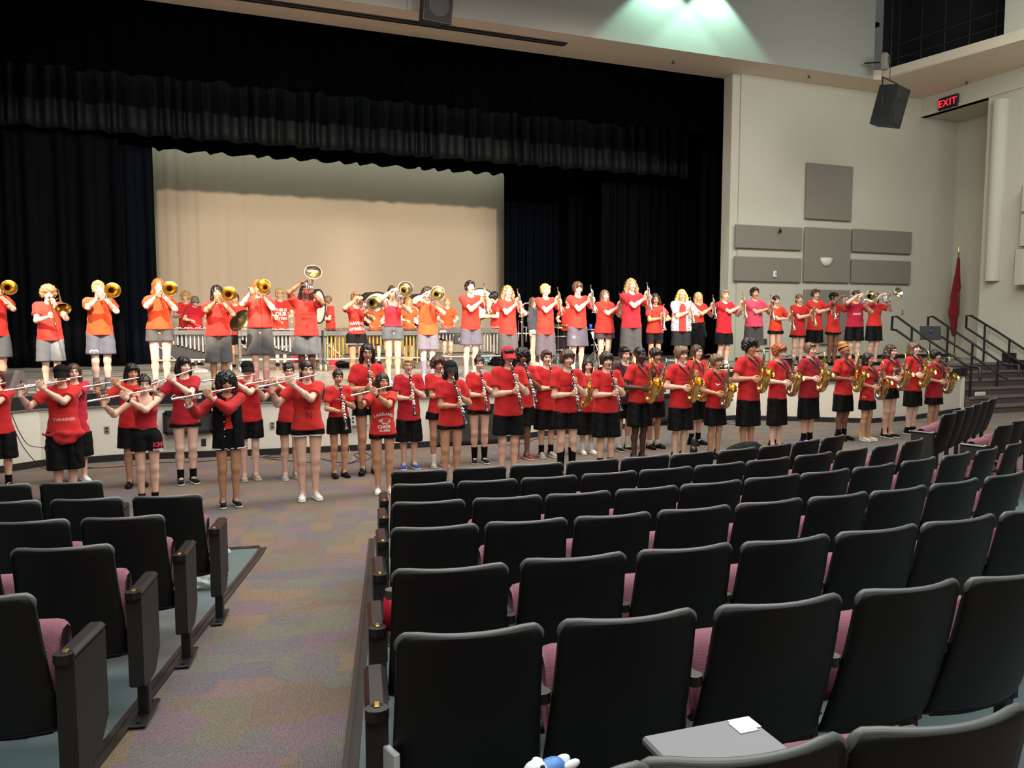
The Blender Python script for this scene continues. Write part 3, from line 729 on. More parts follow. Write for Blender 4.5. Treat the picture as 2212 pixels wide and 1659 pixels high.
# ================================================================== SCULPTING: distance fields meshed by surface nets
def _unit(v): v = np.asarray(v, float); return v / (np.linalg.norm(v) + 1e-12)
def prim_box(p):
    t = p[0]
    if t in ('c', 'cc', 'sc'): a, b, ra, rb = p[1:5]; r = max(ra, rb) * 1.05; a = np.array(a, float); b = np.array(b, float); return np.minimum(a, b) - r, np.maximum(a, b) + r
    if t in ('e', 'se'): c, r = np.array(p[1], float), max(p[2]); return c - r, c + r
def prim_d(p, X, Y, Z):
    t = p[0]
    if t in ('c', 'cc', 'sc'):
        a, b, ra, rb = p[1:5]; ys = p[5] if len(p) > 5 and p[5] else 1.0
        ax, ay, az = a; dx, dy, dz = b[0] - ax, (b[1] - ay) / ys, b[2] - az; L2 = dx * dx + dy * dy + dz * dz + 1e-12
        px, py, pz = X - ax, (Y - ay) / ys, Z - az
        h = (px * dx + py * dy + pz * dz) / L2; hc = np.clip(h, 0, 1)
        d = np.sqrt((px - hc * dx) ** 2 + (py - hc * dy) ** 2 + (pz - hc * dz) ** 2) - (ra + (rb - ra) * hc)
        if t == 'cc': d = np.maximum(d, (h - 1) * math.sqrt(L2))
        return d
    c, r = p[1], p[2]; R = p[3] if len(p) > 3 else None
    px, py, pz = X - c[0], Y - c[1], Z - c[2]
    if R is not None:
        px, py, pz = (R[0][0] * px + R[1][0] * py + R[2][0] * pz, R[0][1] * px + R[1][1] * py + R[2][1] * pz, R[0][2] * px + R[1][2] * py + R[2][2] * pz)
    k0 = np.sqrt((px / r[0]) ** 2 + (py / r[1]) ** 2 + (pz / r[2]) ** 2)
    return (k0 - 1) * min(r) * (.5 + .5 * k0 / (k0 + .3))
def sculpt(prims, h, k=.02, cuts=(), noise=None, subs=()):
    """union of rounded solids with smooth blends; cuts: (point, normal) keeps the side opposite to normal"""
    bb = [prim_box(p) for p in prims]; lo = np.min([b[0] for b in bb], 0) - 2.5 * h; hi = np.max([b[1] for b in bb], 0) + 2.5 * h
    n = np.ceil((hi - lo) / h).astype(int) + 1
    g = [lo[i] + h * np.arange(n[i]) for i in range(3)]; D = np.full(tuple(n), 1.0, dtype=np.float32)
    def sl(p):
        a, b = prim_box(p); m = k * 1.2 + 2 * h
        return [slice(max(0, int((a[i] - m - lo[i]) / h)), min(n[i], int((b[i] + m - lo[i]) / h) + 2)) for i in range(3)]
    for p in prims:
        s = sl(p); X, Y, Z = g[0][s[0], None, None], g[1][None, s[1], None], g[2][None, None, s[2]]
        d = prim_d(p, X, Y, Z); o = D[s[0], s[1], s[2]]
        q = np.maximum(k - np.abs(d - o), 0) / k if k > 0 else 0
        D[s[0], s[1], s[2]] = np.minimum(d, o) - q * q * k * .25
    if noise is not None:
        X, Y, Z = g[0][:, None, None], g[1][None, :, None], g[2][None, None, :]; D += noise(X, Y, Z)
    for p in subs:
        s = sl(p); X, Y, Z = g[0][s[0], None, None], g[1][None, s[1], None], g[2][None, None, s[2]]
        D[s[0], s[1], s[2]] = np.maximum(D[s[0], s[1], s[2]], -prim_d(p, X, Y, Z))
    for c, nn in cuts:
        nn = _unit(nn); X, Y, Z = g[0][:, None, None], g[1][None, :, None], g[2][None, None, :]
        D = np.maximum(D, (X - c[0]) * nn[0] + (Y - c[1]) * nn[1] + (Z - c[2]) * nn[2])
    return nets(D, lo, h)
_E = [((0, 0, 0), (1, 0, 0)), ((0, 1, 0), (1, 1, 0)), ((0, 0, 1), (1, 0, 1)), ((0, 1, 1), (1, 1, 1)), ((0, 0, 0), (0, 1, 0)), ((1, 0, 0), (1, 1, 0)), ((0, 0, 1), (0, 1, 1)), ((1, 0, 1), (1, 1, 1)), ((0, 0, 0), (0, 0, 1)), ((1, 0, 0), (1, 0, 1)), ((0, 1, 0), (0, 1, 1)), ((1, 1, 0), (1, 1, 1))]
def nets(D, lo, h):
    nx, ny, nz = D.shape; S_ = D < 0
    def corner(o, A): return A[o[0]:nx - 1 + o[0], o[1]:ny - 1 + o[1], o[2]:nz - 1 + o[2]]
    cnt = sum(corner((i, j, k), S_).astype(np.int8) for i in (0, 1) for j in (0, 1) for k in (0, 1))
    act = (cnt > 0) & (cnt < 8); ci = np.argwhere(act)
    if len(ci) == 0: return np.zeros((0, 3)), np.zeros((0, 4), int)
    acc = np.zeros((len(ci), 3)); num = np.zeros(len(ci))
    for a, b in _E:
        da = D[ci[:, 0] + a[0], ci[:, 1] + a[1], ci[:, 2] + a[2]]; db = D[ci[:, 0] + b[0], ci[:, 1] + b[1], ci[:, 2] + b[2]]
        m = (da < 0) != (db < 0); t = np.where(m, da / np.where(m, da - db, 1), 0)
        A = np.array(a, float); B = np.array(b, float)
        acc += np.where(m[:, None], A + (B - A) * t[:, None], 0); num += m
    V = lo + h * (ci + acc / np.maximum(num, 1)[:, None])
    idx = np.full(act.shape, -1, dtype=np.int64); idx[act] = np.arange(len(ci)); F = []
    for ax in range(3):
        s0 = [slice(1, -1)] * 3; s0[ax] = slice(0, -1); s1 = [slice(1, -1)] * 3; s1[ax] = slice(1, None)
        A_, B_ = S_[tuple(s0)], S_[tuple(s1)]; e = np.argwhere(A_ != B_)
        if len(e) == 0: continue
        fl_ = A_[tuple(e.T)]; o = np.array([1, 1, 1]); o[ax] = 0; e = e + o
        u, w = [(1, 2), (2, 0), (0, 1)][ax]; U = np.eye(3, dtype=int)[u]; W = np.eye(3, dtype=int)[w]
        q = np.stack([idx[tuple((e - U - W).T)], idx[tuple((e - W).T)], idx[tuple(e.T)], idx[tuple((e - U).T)]], 1)
        q[~fl_] = q[~fl_][:, ::-1]; F.append(q)
    return V, np.concatenate(F)
def relax(V, F, it=1, f=.5):
    for _ in range(it):
        acc = np.zeros_like(V); n = np.zeros(len(V))
        for k in range(4):
            a, b = F[:, k], F[:, (k + 1) % 4]
            np.add.at(acc, a, V[b]); np.add.at(n, a, 1); np.add.at(acc, b, V[a]); np.add.at(n, b, 1)
        V = V + f * (acc / np.maximum(n, 1)[:, None] - V)
    return V
def xf(M, V): M = np.array(M); return V @ M[:3, :3].T + M[:3, 3]
def ellv(c, r, su=8, sv=6):
    b = MB(); b.ell(c, r, su=su, sv=sv); return np.array(b.v), np.array(b.f)

# ---------------------------------------------------------------- head (origin at its centre, face towards -Y)
def make_head(fem):
    j = .92 if fem else 1.0
    pr = [('e', (0, .014, .030), (.074, .093, .086)), ('e', (0, -.022, -.030), (.058 * j, .064, .078)), ('e', (0, -.055, -.094), (.026 * j, .022, .018)),
          ('c', (0, -.083, .010), (0, -.103, -.024), .008, .0125), ('e', (.014, -.091, -.028), (.008, .008, .007)), ('e', (-.014, -.091, -.028), (.008, .008, .007)),
          ('c', (-.034, -.078, .026), (.034, -.078, .026), .011, .011), ('e', (.036, -.062, -.026), (.022, .020, .020)), ('e', (-.036, -.062, -.026), (.022, .020, .020)),
          ('c', (0, .018, -.05), (0, .016, -.19), .050 * j, .056 * j), ('e', (.076, .008, -.004), (.009, .018, .030)), ('e', (-.076, .008, -.004), (.009, .018, .030)),
          ('e', (0, -.084, -.055), (.022, .010, .009))]
    V, F = sculpt(pr, .0062, .016, subs=[('se', (.031, -.093, .007), (.015, .012, .009)), ('se', (-.031, -.093, .007), (.015, .012, .009))])
    V = relax(V, F, 1, .35)
    parts = [(V, F, 0)]
    for s in (-1, 1):
        v, f = ellv((s * .031, -.076, .006), (.0135, .010, .0075)); parts.append((v, f, 1))
        v, f = ellv((s * .031, -.084, .006), (.0062, .0042, .0066)); parts.append((v, f, 2))
        b = MB(); b.tube([(s * .013, -.093, .024), (s * .03, -.093, .030), (s * .048, -.080, .026)], [.003, .0042, .0025], 5); parts.append((np.array(b.v), b.f, 3))
    v, f = ellv((0, -.0925, -.0515), (.020, .006, .0042)); parts.append((v, f, 4)); v, f = ellv((0, -.0915, -.059), (.017, .006, .0045)); parts.append((v, f, 4))
    return parts
HEADS = {0: make_head(False), 1: make_head(True)}
# ---------------------------------------------------------------- hands: origin wrist, +X fingers, -Z palm side, +Y thumb (right hand seen so that w x n = thumb)
def make_hand(curl):
    pr = [('c', (-.02, 0, 0), (.03, 0, 0), .024, .030), ('e', (.050, .0, .0), (.045, .040, .017))]
    fin = []
    for i, (y, L) in enumerate(((.030, .074), (.010, .082), (-.010, .077), (-.029, .060))):
        x0, z0 = .088 - abs(i - 1) * .004, 0.0; a = math.radians((18, 22, 26, 32)[i] * curl); p = (x0 - .02, y * .9, 0); seg = (.42, .33, .25)
        pts = [(x0, y, z0)]
        for s in seg:
            x0 += L * s * math.cos(a); z0 -= L * s * math.sin(a); y *= 1.05; pts.append((x0, y, z0)); a += math.radians((48, 52, 58, 62)[i] * curl)
        pts = [p] + pts
        for q in range(len(pts) - 1): r = .0095 - .0008 * q; fin.append(('c', pts[q], pts[q + 1], r, r - .0006))
    th = [(.012, .028, -.004), (.040, .050, -.016), (.066, .052, -.034), (.082, .044, -.050)]
    for q in range(3): fin.append(('c', th[q], th[q + 1], .0125 - .001 * q, .0115 - .001 * q))
    V, F = sculpt(pr + fin, .0056, .006); return relax(V, F, 1, .3), F
HANDS = {'grip': make_hand(1.0), 'soft': make_hand(.45)}
def hand_matrix(wrist, w, n, right):
    w = Vector(w).normalized(); n = Vector(n); n = (n - w * n.dot(w)).normalized()
    t = w.cross(n) if right else n.cross(w)            # thumb side
    M = Matrix((w, t, -n)).transposed().to_4x4(); M.translation = Vector(wrist); return M
# ---------------------------------------------------------------- hair on the head frame
def tufts(a, f, seed):
    r = random.Random(seed); p = [r.uniform(0, 6) for _ in range(6)]
    return lambda X, Y, Z: a * (np.sin(X * f + p[0] + 2 * np.sin(Z * f * .6 + p[1])) * np.sin(Y * f * 1.1 + p[2]) * np.sin(Z * f * .9 + p[3]) + .5 * np.sin(X * f * 2.1 + p[4] + Z * f * 1.3) * np.sin(Y * f * 1.9 + p[5]))
def strands(a, f, seed):
    r = random.Random(seed); p = [r.uniform(0, 6) for _ in range(4)]
    return lambda X, Y, Z: a * (np.sin(X * f + p[0] + 1.2 * np.sin(Z * 22 + p[2])) * np.sin(Y * f + p[1] + np.sin(Z * 17 + p[3])))
FACE = ('se', (0, -.120, -.040), (.064, .062, .090)); FACEW = ('se', (0, -.135, -.050), (.060, .068, .086)); NK = ('se', (0, -.06, -.14), (.060, .095, .075))
def make_hair(kind, seed):
    cap = ('e', (0, .020, .038), (.084, .101, .090)); sides = [('e', (s * .066, .016, .0), (.020, .050, .055)) for s in (-1, 1)]
    fringe = ('e', (0, -.066, .080), (.060, .030, .026))
    if kind == 'buzz': return sculpt([('e', (0, .018, .038), (.080, .101, .087))], .007, .01, subs=[FACEW, NK], noise=tufts(.0015, 120, seed))
    if kind == 'short': return sculpt([cap, fringe] + sides, .007, .02, subs=[FACE, NK], noise=tufts(.005, 75, seed))
    if kind == 'fringe': return sculpt([('e', (0, .018, .040), (.092, .106, .094)), ('e', (0, -.078, .058), (.068, .026, .034)), ('e', (.074, .0, .0), (.024, .055, .06)), ('e', (-.074, .0, .0), (.024, .055, .06))], .007, .02, subs=[('se', (0, -.125, -.055), (.058, .06, .088)), NK], noise=strands(.006, 95, seed))
    if kind == 'mop': return sculpt([('e', (0, .016, .050), (.108, .114, .100)), ('e', (0, -.070, .072), (.080, .040, .040)), ('e', (.084, .01, .0), (.034, .06, .06)), ('e', (-.084, .01, .0), (.034, .06, .06))], .0075, .02, subs=[('se', (0, -.130, -.050), (.060, .065, .085)), NK], noise=tufts(.011, 62, seed))
    if kind == 'afro': return sculpt([('e', (0, .02, .045), (.125, .125, .115)), ('e', (.09, .01, -.02), (.045, .07, .07)), ('e', (-.09, .01, -.02), (.045, .07, .07))], .008, .02, subs=[('se', (0, -.150, -.045), (.066, .08, .085)), NK], noise=tufts(.012, 75, seed))
    if kind in ('long', 'longer', 'bob', 'curlylong'):
        zb = {'long': -.30, 'longer': -.42, 'bob': -.13, 'curlylong': -.27}[kind]; cu = kind == 'curlylong'
        fat = 1.35 if cu else 1.0
        pr = [('e', (0, .020, .038), (.088, .104, .092)), ('e', (0, .045, -.04), (.082 * fat, .062, .10)), ('e', (0, .085, zb * .55), (.085 * fat, .030, abs(zb) * .62))]
        for s in (-1, 1): pr += [('c', (s * .072, -.012, .03), (s * .080 * fat, .0, -.09), .024 * fat, .026 * fat), ('c', (s * .080 * fat, .0, -.09), (s * .088 * fat, .0 if zb > -.2 else -.03, zb), .026 * fat, .014 * fat)]
        if kind == 'bob': pr += [('e', (0, -.074, .062), (.062, .026, .030))]
        return sculpt(pr, .008, .022, subs=[('se', (0, -.135, -.045), (.056, .075, .100)), ('se', (0, -.10, -.22), (.055, .08, .13))], noise=tufts(.012, 60, seed) if cu else strands(.005, 90, seed))
    if kind in ('pony', 'bun', 'braids', 'puff'):
        pr = [('e', (0, .018, .040), (.083, .105, .090))]
        if kind == 'pony': pr += [('c', (0, .115, .05), (0, .155, -.03), .026, .030), ('c', (0, .155, -.03), (.03, .13, -.17), .030, .012)]
        if kind == 'bun': pr += [('e', (0, .085, .115), (.040, .040, .036))]
        if kind == 'puff': pr += [('e', (0, .05, .125), (.085, .075, .055))]
        if kind == 'braids': pr += [('c', (s * .055, .06, -.05), (s * .085, -.03, -.20), .020, .017) for s in (-1, 1)] + [('c', (s * .085, -.03, -.20), (s * .085, -.07, -.33), .018, .010) for s in (-1, 1)]
        return sculpt(pr, .0072, .014, subs=[FACEW, NK], noise=strands(.003, 110, seed))
    raise ValueError(kind)
_HC = {}
def hair_mesh(kind, colkey, seed=1):
    k = (kind, seed)
    if k not in _HC:
        V, F = make_hair(kind, seed); _HC[k] = (relax(V, F, 1, .3), F)
    k2 = (kind, seed, colkey)
    if k2 not in _HC: _HC[k2] = np_mesh('hair', [(_HC[k][0], _HC[k][1], 0)], [HAIRM[colkey]])
    return _HC[k2]
HC = {'black': (14, 12, 13), 'dbrown': (38, 26, 20), 'brown': (70, 48, 34), 'lbrown': (104, 78, 56), 'dblond': (140, 112, 78), 'blond': (186, 152, 98), 'ginger': (146, 78, 36), 'red': (150, 78, 44), 'grey': (120, 108, 98), 'auburn': (84, 34, 32), 'orange': (186, 120, 50)}
HAIRM = {k: mat('hair ' + k, srgb(*v), .45, var=.25, vscale=60) for k, v in HC.items()}
SKC = {'fair': (224, 176, 152), 'pale': (236, 192, 172), 'tan': (196, 142, 110), 'brown': (128, 84, 62), 'dark': (74, 46, 36), 'olive': (182, 132, 98)}
SKM = {k: mat('skin ' + k, srgb(*v), .55, var=.05, vscale=14) for k, v in SKC.items()}
EYEW = mat('eye white', srgb(225, 220, 214), .3); EYED = mat('eye iris', (.012, .008, .006), .2)
LIPM = {k: mat('lips ' + k, srgb(v[0] * .80, v[1] * .58, v[2] * .60), .45) for k, v in SKC.items()}
FAB = {}
def fabric(c, rough=.85):
    k = 'fabric %d %d %d' % c
    dk = max(c) < 60
    return mat(k, tuple(v * (.45 if dk else 1) for v in srgb(*c)), rough, bump=.2, bscale=250, sheen=0 if dk else .1, spec=.2 if dk else .4)
# shoes
def make_shoe(kind):
    pr = [('c', (0, .055, .045), (0, -.09, .036), .040, .034), ('e', (0, -.125, .032), (.042, .055, .030)), ('c', (0, .05, .05), (0, .045, .105 if kind != 'high' else .15), .038, .036)]
    V, F = sculpt(pr, .008, .02, cuts=[((0, 0, .018), (0, 0, -1))]); V = relax(V, F, 1, .3)
    v2, f2 = sculpt([('c', (0, .06, .02), (0, -.09, .02), .045, .043), ('e', (0, -.13, .02), (.046, .056, .035))], .008, .01, cuts=[((0, 0, .024), (0, 0, 1)), ((0, 0, 0), (0, 0, -1))])
    b = MB()
    for k in range(4): b.tube([(-.022, -.055 - .022 * k, .076 - .008 * k), (0, -.06 - .022 * k, .083 - .008 * k), (.022, -.055 - .022 * k, .076 - .008 * k)], .004, 5)
    return [(V, F, 0), (v2, f2, 1), (np.array(b.v), b.f, 2)]
_SH = {k: make_shoe(k) for k in ('low', 'high')}
_SHM = {}
def shoe_mesh(kind, up, sole, lace):
    k = (kind, up, sole, lace)
    if k not in _SHM: _SHM[k] = np_mesh('shoe', _SH[kind], [fabric(up, .6), fabric(sole, .6), fabric(lace, .7)])
    return _SHM[k]
SHOES = {'white': ('low', (222, 226, 218), (235, 235, 230), (235, 235, 230)), 'black': ('low', (16, 16, 18), (18, 18, 20), (30, 30, 32)), 'blackwhite': ('low', (18, 18, 20), (214, 210, 200), (210, 208, 200)),
         'converse': ('high', (26, 26, 28), (220, 216, 204), (210, 206, 196)), 'blue': ('low', (34, 54, 150), (225, 225, 225), (230, 230, 230)), 'grey': ('low', (150, 146, 140), (215, 212, 205), (200, 198, 190)), 'cream': ('high', (196, 188, 160), (220, 214, 196), (210, 204, 186)), 'red': ('low', (130, 28, 30), (210, 205, 200), (30, 30, 30)), 'tan': ('low', (170, 150, 128), (214, 204, 190), (200, 190, 176))}
# ---------------------------------------------------------------- limbs
def ik(S_, W, l1, l2, pole):
    S_, W = Vector(S_), Vector(W); d = W - S_; L = d.length; mx = (l1 + l2) * .995
    if L > mx: W = S_ + d * (mx / L); d = W - S_; L = mx
    if L < .12: L = .12
    u = d.normalized(); a = (l1 * l1 - l2 * l2 + L * L) / (2 * L); hh = math.sqrt(max(0, l1 * l1 - a * a))
    p = Vector(pole); p = (p - u * p.dot(u)); p = p.normalized() if p.length > 1e-5 else u.orthogonal().normalized()
    return S_ + u * a + p * hh, W
# ================================================================== INSTRUMENTS (mouthpiece at the origin, playing direction -Y)
BRASS = mat('lacquered brass', (.83, .60, .20), .20, metal=1.0); BRASS2 = mat('dark brass', (.55, .36, .12), .28, metal=1.0)
SILV = mat('silver plate', (.82, .82, .80), .18, metal=1.0); EBON = mat('ebony black', (.010, .010, .011), .28); STRAP = mat('strap black', (.012, .012, .013), .8)
IM = {}
def flare(b, pts, r0, r1, seg=18, p=5.0, mi=0):
    """a tube swelling exponentially into a bell with a rolled rim and an inner surface"""
    n = len(pts); rad = [r0 + (r1 - r0) * ((i / (n - 1)) ** p) for i in range(n)]
    b.tube(pts, rad, seg, mi, cap=False); b.tube(pts, [r * .96 for r in rad], seg, 1, cap=False)
    t = (Vector(pts[-1]) - Vector(pts[-2])).normalized(); M = frame(pts[-1], t); b.lathe([(r1 * .96, -.002), (r1 * 1.03, .0), (r1, -.006)], M, seg, mi)
def seg_pts(a, b_, n): a, b_ = Vector(a), Vector(b_); return [a.lerp(b_, i / (n - 1)) for i in range(n)]
def arc(c, r, a0, a1, n, pl='yz', off=0):
    out = []
    for i in range(n):
        a = math.radians(a0 + (a1 - a0) * i / (n - 1)); u, v = r * math.cos(a), r * math.sin(a)
        out.append((c[0] + off, c[1] + u, c[2] + v) if pl == 'yz' else ((c[0] + u, c[1] + v, c[2]) if pl == 'xy' else (c[0] + u, c[1], c[2] + v)))
    return out
def build_instruments():
    # flute
    b = MB(); b.cyl((.075, 0, 0), (-.60, 0, 0), .0098, seg=10); b.cyl((.08, 0, 0), (.07, 0, 0), .0112, seg=10)
    for x in (-.16, -.49): b.cyl((x, 0, 0), (x - .035, 0, 0), .0118, seg=10)
    k = MB()
    for i in range(14): x = -.22 - .019 * i - (.03 if i > 7 else 0); k.cyl((x, 0, .009), (x, 0, .0145), .0078, seg=8)
    k.cyl((-.20, .009, .008), (-.48, .009, .008), .0026, seg=5); k.cyl((-.50, .006, .010), (-.585, .006, .010), .0026, seg=5)
    l = MB(); l.ell((0, .003, .008), (.013, .012, .0045)); IM['flute'] = [('tube', b.mesh('tube', SILV)), ('key_work', k.mesh('key_work', SILV)), ('lip_plate', l.mesh('lip_plate', SILV))]
    # clarinet, along -Z
    b = MB(); b.tube([(0, 0, -.085), (0, 0, -.15), (0, 0, -.155), (0, 0, -.55)], [.0155, .0145, .0128, .0145], 12); rings = MB()
    for z in (-.085, -.15, -.345, -.55): rings.cyl((0, 0, z), (0, 0, z - .007), .0165, seg=12)
    mp = MB(); mp.tube([(0, 0, .0), (0, .0, -.03), (0, 0, -.085)], [.004, .010, .013], 10); lg = MB(); lg.cyl((0, 0, -.03), (0, 0, -.055), .0135, seg=10)
    be = MB(); be.tube([(0, 0, -.557), (0, 0, -.60), (0, 0, -.635), (0, 0, -.66)], [.0145, .017, .024, .036], 14); k = MB()
    for i in range(9): z = -.19 - .038 * i; k.cyl((0, -.012, z), (0, -.018, z), .0085, seg=8)
    k.cyl((.012, -.010, -.18), (.012, -.010, -.52), .003, seg=5); k.cyl((-.012, -.008, -.30), (-.012, -.008, -.53), .003, seg=5)
    for z in (-.32, -.36, -.47, -.51): k.ell((.018, -.006, z), (.009, .005, .014), su=8, sv=5)
    IM['clarinet'] = [('body', b.mesh('body', EBON)), ('rings', rings.mesh('rings', SILV)), ('mouthpiece', mp.mesh('mouthpiece', EBON)), ('ligature', lg.mesh('ligature', SILV)), ('bell', be.mesh('bell', EBON)), ('key_work', k.mesh('key_work', SILV))]
    # saxophones
    for nm, sc, col in (('alto_saxophone', 1.0, BRASS), ('tenor_saxophone', 1.22, BRASS)):
        Z = lambda p: Vector(p) * sc
        nk = MB(); nk.tube([Z(p) for p in [(0, -.055, .004), (0, -.085, .022), (0, -.125, .034), (0, -.160, .026), (0, -.178, -.004), (0, -.182, -.035)]], [.007, .008, .0095, .011, .0125, .0135], 12)
        mp = MB(); mp.tube([Z(p) for p in [(0, .004, -.006), (0, -.03, -.004), (0, -.065, .008)]], [.004, .011, .012], 10)
        bd = MB(); n = 16; pts = [Z((0, -.182 + .020 * (i / (n - 1)), -.035 - .50 * i / (n - 1))) for i in range(n)]; bd.tube(pts, [.0135 + .019 * sc * i / (n - 1) for i in range(n)], 16)
        bow = [Z((0, -.162 - .062 * (1 - math.cos(a)), -.535 - .062 * math.sin(a))) for a in [PI * i / 9 for i in range(10)]]
        bd.tube(bow, [.0325 * sc + .011 * sc * i / 9 for i in range(10)], 16); bd.lathe([(.034 * sc, -.006), (.037 * sc, 0), (.034 * sc, .006)], frame(bow[0], (0, 0, 1)), 16)
        be = MB(); bp = [Z(p) for p in [(0, -.286, -.535), (0, -.290, -.47), (0, -.296, -.41), (0, -.306, -.365), (0, -.322, -.330), (0, -.343, -.305), (0, -.358, -.292)]]
        be.tube(bp, [.0435 * sc, .046 * sc, .049 * sc, .053 * sc, .058 * sc, .067 * sc, .078 * sc], 20, cap=False); be.tube(bp, [.041 * sc, .044 * sc, .047 * sc, .051 * sc, .056 * sc, .065 * sc, .076 * sc], 20, cap=False)
        be.lathe([(.075 * sc, -.002), (.080 * sc, .001), (.078 * sc, -.006)], frame(bp[-1], bp[-1] - bp[-2]), 20)
        k = MB(); r = random.Random(4)
        for i in range(12):
            t = i / 11; c = Z((0, -.182 + .02 * t, -.07 - .44 * t)); a = (-.5 if i % 2 else .2) + r.uniform(-.2, .2); rr = (.013 + .014 * t) * sc; nrm = Vector((math.sin(a), -math.cos(a), 0))
            k.cyl(c + nrm * (.016 + .017 * t) * sc, c + nrm * (.024 + .019 * t) * sc, rr, seg=10)
        for x, y in ((.026, -.16), (-.024, -.17), (.03, -.18)): k.cyl(Z((x, y, -.09)), Z((x, y, -.50)), .0032, seg=5)
        for z in (-.42, -.48): k.cyl(Z((.035, -.30, z)), Z((.062, -.302, z)), .022 * sc, seg=10)
        k.tube([Z((.03, -.30, -.36)), Z((.045, -.24, -.34)), Z((.04, -.19, -.40))], .003, 5)
        st = MB(); hook = Z((0, -.148, -.27))
        st.tube([(-.062, .10, -.105), (-.075, .02, -.125), (-.060, -.05, -.17), hook], [.013, .017, .015, .004], 6, flat=.25); st.tube([(.062, .10, -.105), (.075, .02, -.125), (.060, -.05, -.17), hook], [.013, .017, .015, .004], 6, flat=.25)
        IM[nm] = [('body_tube', bd.mesh('body_tube', col)), ('neck', nk.mesh('neck', col)), ('mouthpiece', mp.mesh('mouthpiece', EBON)), ('bell', be.mesh('bell', col)), ('key_work', k.mesh('key_work', BRASS)), ('neck_strap', st.mesh('neck_strap', STRAP))]
    # trumpet
    def valves(b, c, n, dy, r, h):
        for i in range(n): b.cyl((c[0], c[1] - dy * i, c[2] + h / 2), (c[0], c[1] - dy * i, c[2] - h / 2), r, seg=10); b.cyl((c[0], c[1] - dy * i, c[2] + h / 2), (c[0], c[1] - dy * i, c[2] + h / 2 + .025), .003, seg=5); b.cyl((c[0], c[1] - dy * i, c[2] + h / 2 + .025), (c[0], c[1] - dy * i, c[2] + h / 2 + .03), .008, seg=8)
    b = MB(); b.tube([(0, -.06, 0), (0, -.37, 0)] + arc((0, -.37, -.032), .032, 90, 270, 8)[1:] and [(0, -.06, 0), (0, -.37, 0), (0, -.395, -.010), (0, -.405, -.035), (0, -.395, -.060), (0, -.37, -.07), (0, -.24, -.07)], .0062, 8)
    b.tube([(.028, -.13, .0), (.028, -.09, -.008), (.028, -.072, -.035), (.028, -.09, -.062), (.028, -.13, -.07), (.010, -.16, -.07)], .0065, 8)
    b.tube([(.01, -.26, -.05), (.05, -.27, -.05), (.055, -.33, -.05), (.02, -.335, -.05)], .005, 6)
    m2 = MB(); m2.tube([(0, 0, 0), (0, -.012, 0), (0, -.03, 0), (0, -.085, 0)], [.0135, .012, .005, .007], 10)
    be = MB(); flare(be, seg_pts((.028, -.12, 0), (.028, -.485, 0), 14), .0065, .060, p=5.5); v = MB(); valves(v, (.005, -.175, -.045), 3, .03, .0115, .095)
    IM['trumpet'] = [('tubing', b.mesh('tubing', SILV)), ('mouthpiece', m2.mesh('mouthpiece', SILV)), ('bell', be.mesh('bell', [SILV, SILV])), ('valves', v.mesh('valves', SILV))]
    mk = lambda a: a
    IM['trumpet_brass'] = []
    for (n_, me) in IM['trumpet']:
        m3 = me.copy(); m3.materials.clear(); m3.materials.append(mat('pale brass', (.80, .68, .40), .20, metal=1.0)); m3.materials.append(BRASS); IM['trumpet_brass'].append((n_, m3))
    IM['alto_dark'] = []
    for (n_, me) in IM['alto_saxophone']:
        if n_ in ('body_tube', 'neck', 'key_work'):
            me = me.copy(); me.materials.clear(); me.materials.append(mat('aged lacquer', (.46, .36, .25), .30, metal=1.0))
        IM['alto_dark'].append((n_, me))
    # mellophone and marching baritone
    for nm, R_, bx, bl, br, col in (('mellophone', .075, .085, .44, .132, SILV), ('marching_baritone', .095, .11, .52, .130, SILV)):
        b = MB(); b.tube([(0, -.05, 0), (0, -.16, -.01), (-.02, -.30, -.02)], [.005, .006, .008], 8)
        for j, (cx_, o) in enumerate(((.02, .0), (.05, .012), (.075, -.01))): b.tube(arc((0, -.23, -.06), R_ - .012 * j, 0, 350, 22, 'yz', cx_), .0085 + .0015 * j, 8)
        b.tube([(-.02, -.13, -.05), (-.02, -.36, -.05), (-.02, -.385, -.08), (-.02, -.36, -.11), (-.02, -.20, -.11)], .0075, 8)
        b.tube([(bx, -.10, .03), (bx, -.06, .01), (bx, -.05, -.05), (bx, -.10, -.10), (bx * .7, -.2, -.12)], .013, 10)
        m2 = MB(); m2.tube([(0, 0, 0), (0, -.014, 0), (0, -.035, 0), (0, -.07, 0)], [.016, .014, .006, .006], 10)
        be = MB(); flare(be, seg_pts((bx, -.09, .03), (bx, -.09 - bl, .045), 16), .013, br, 24, p=4.2); v = MB(); valves(v, (-.005, -.17, -.02), 3, .035, .0145, .12)
        IM[nm] = [('tubing', b.mesh('tubing', col)), ('mouthpiece', m2.mesh('mouthpiece', col)), ('bell', be.mesh('bell', [col, mat('bell lining', (.70, .62, .42), .22, metal=1.0)])), ('valves', v.mesh('valves', col))]
    # trombone
    def slide(ext):
        s_ = MB(); s_.tube([(0, -.06, 0), (0, -.62 - ext, 0), (0, -.655 - ext, -.01), (0, -.67 - ext, -.042), (0, -.655 - ext, -.075), (0, -.62 - ext, -.085), (0, -.09, -.085)], .0070, 8); s_.cyl((0, -.22 - ext, 0), (0, -.22 - ext, -.085), .005, seg=6); s_.cyl((0, -.10, 0), (0, -.10, -.085), .006, seg=6); return s_.mesh('slide', BRASS)
    be = MB(); flare(be, seg_pts((.135, .16, .03), (.135, -.33, .03), 18), .010, .108, 26, p=5.0)
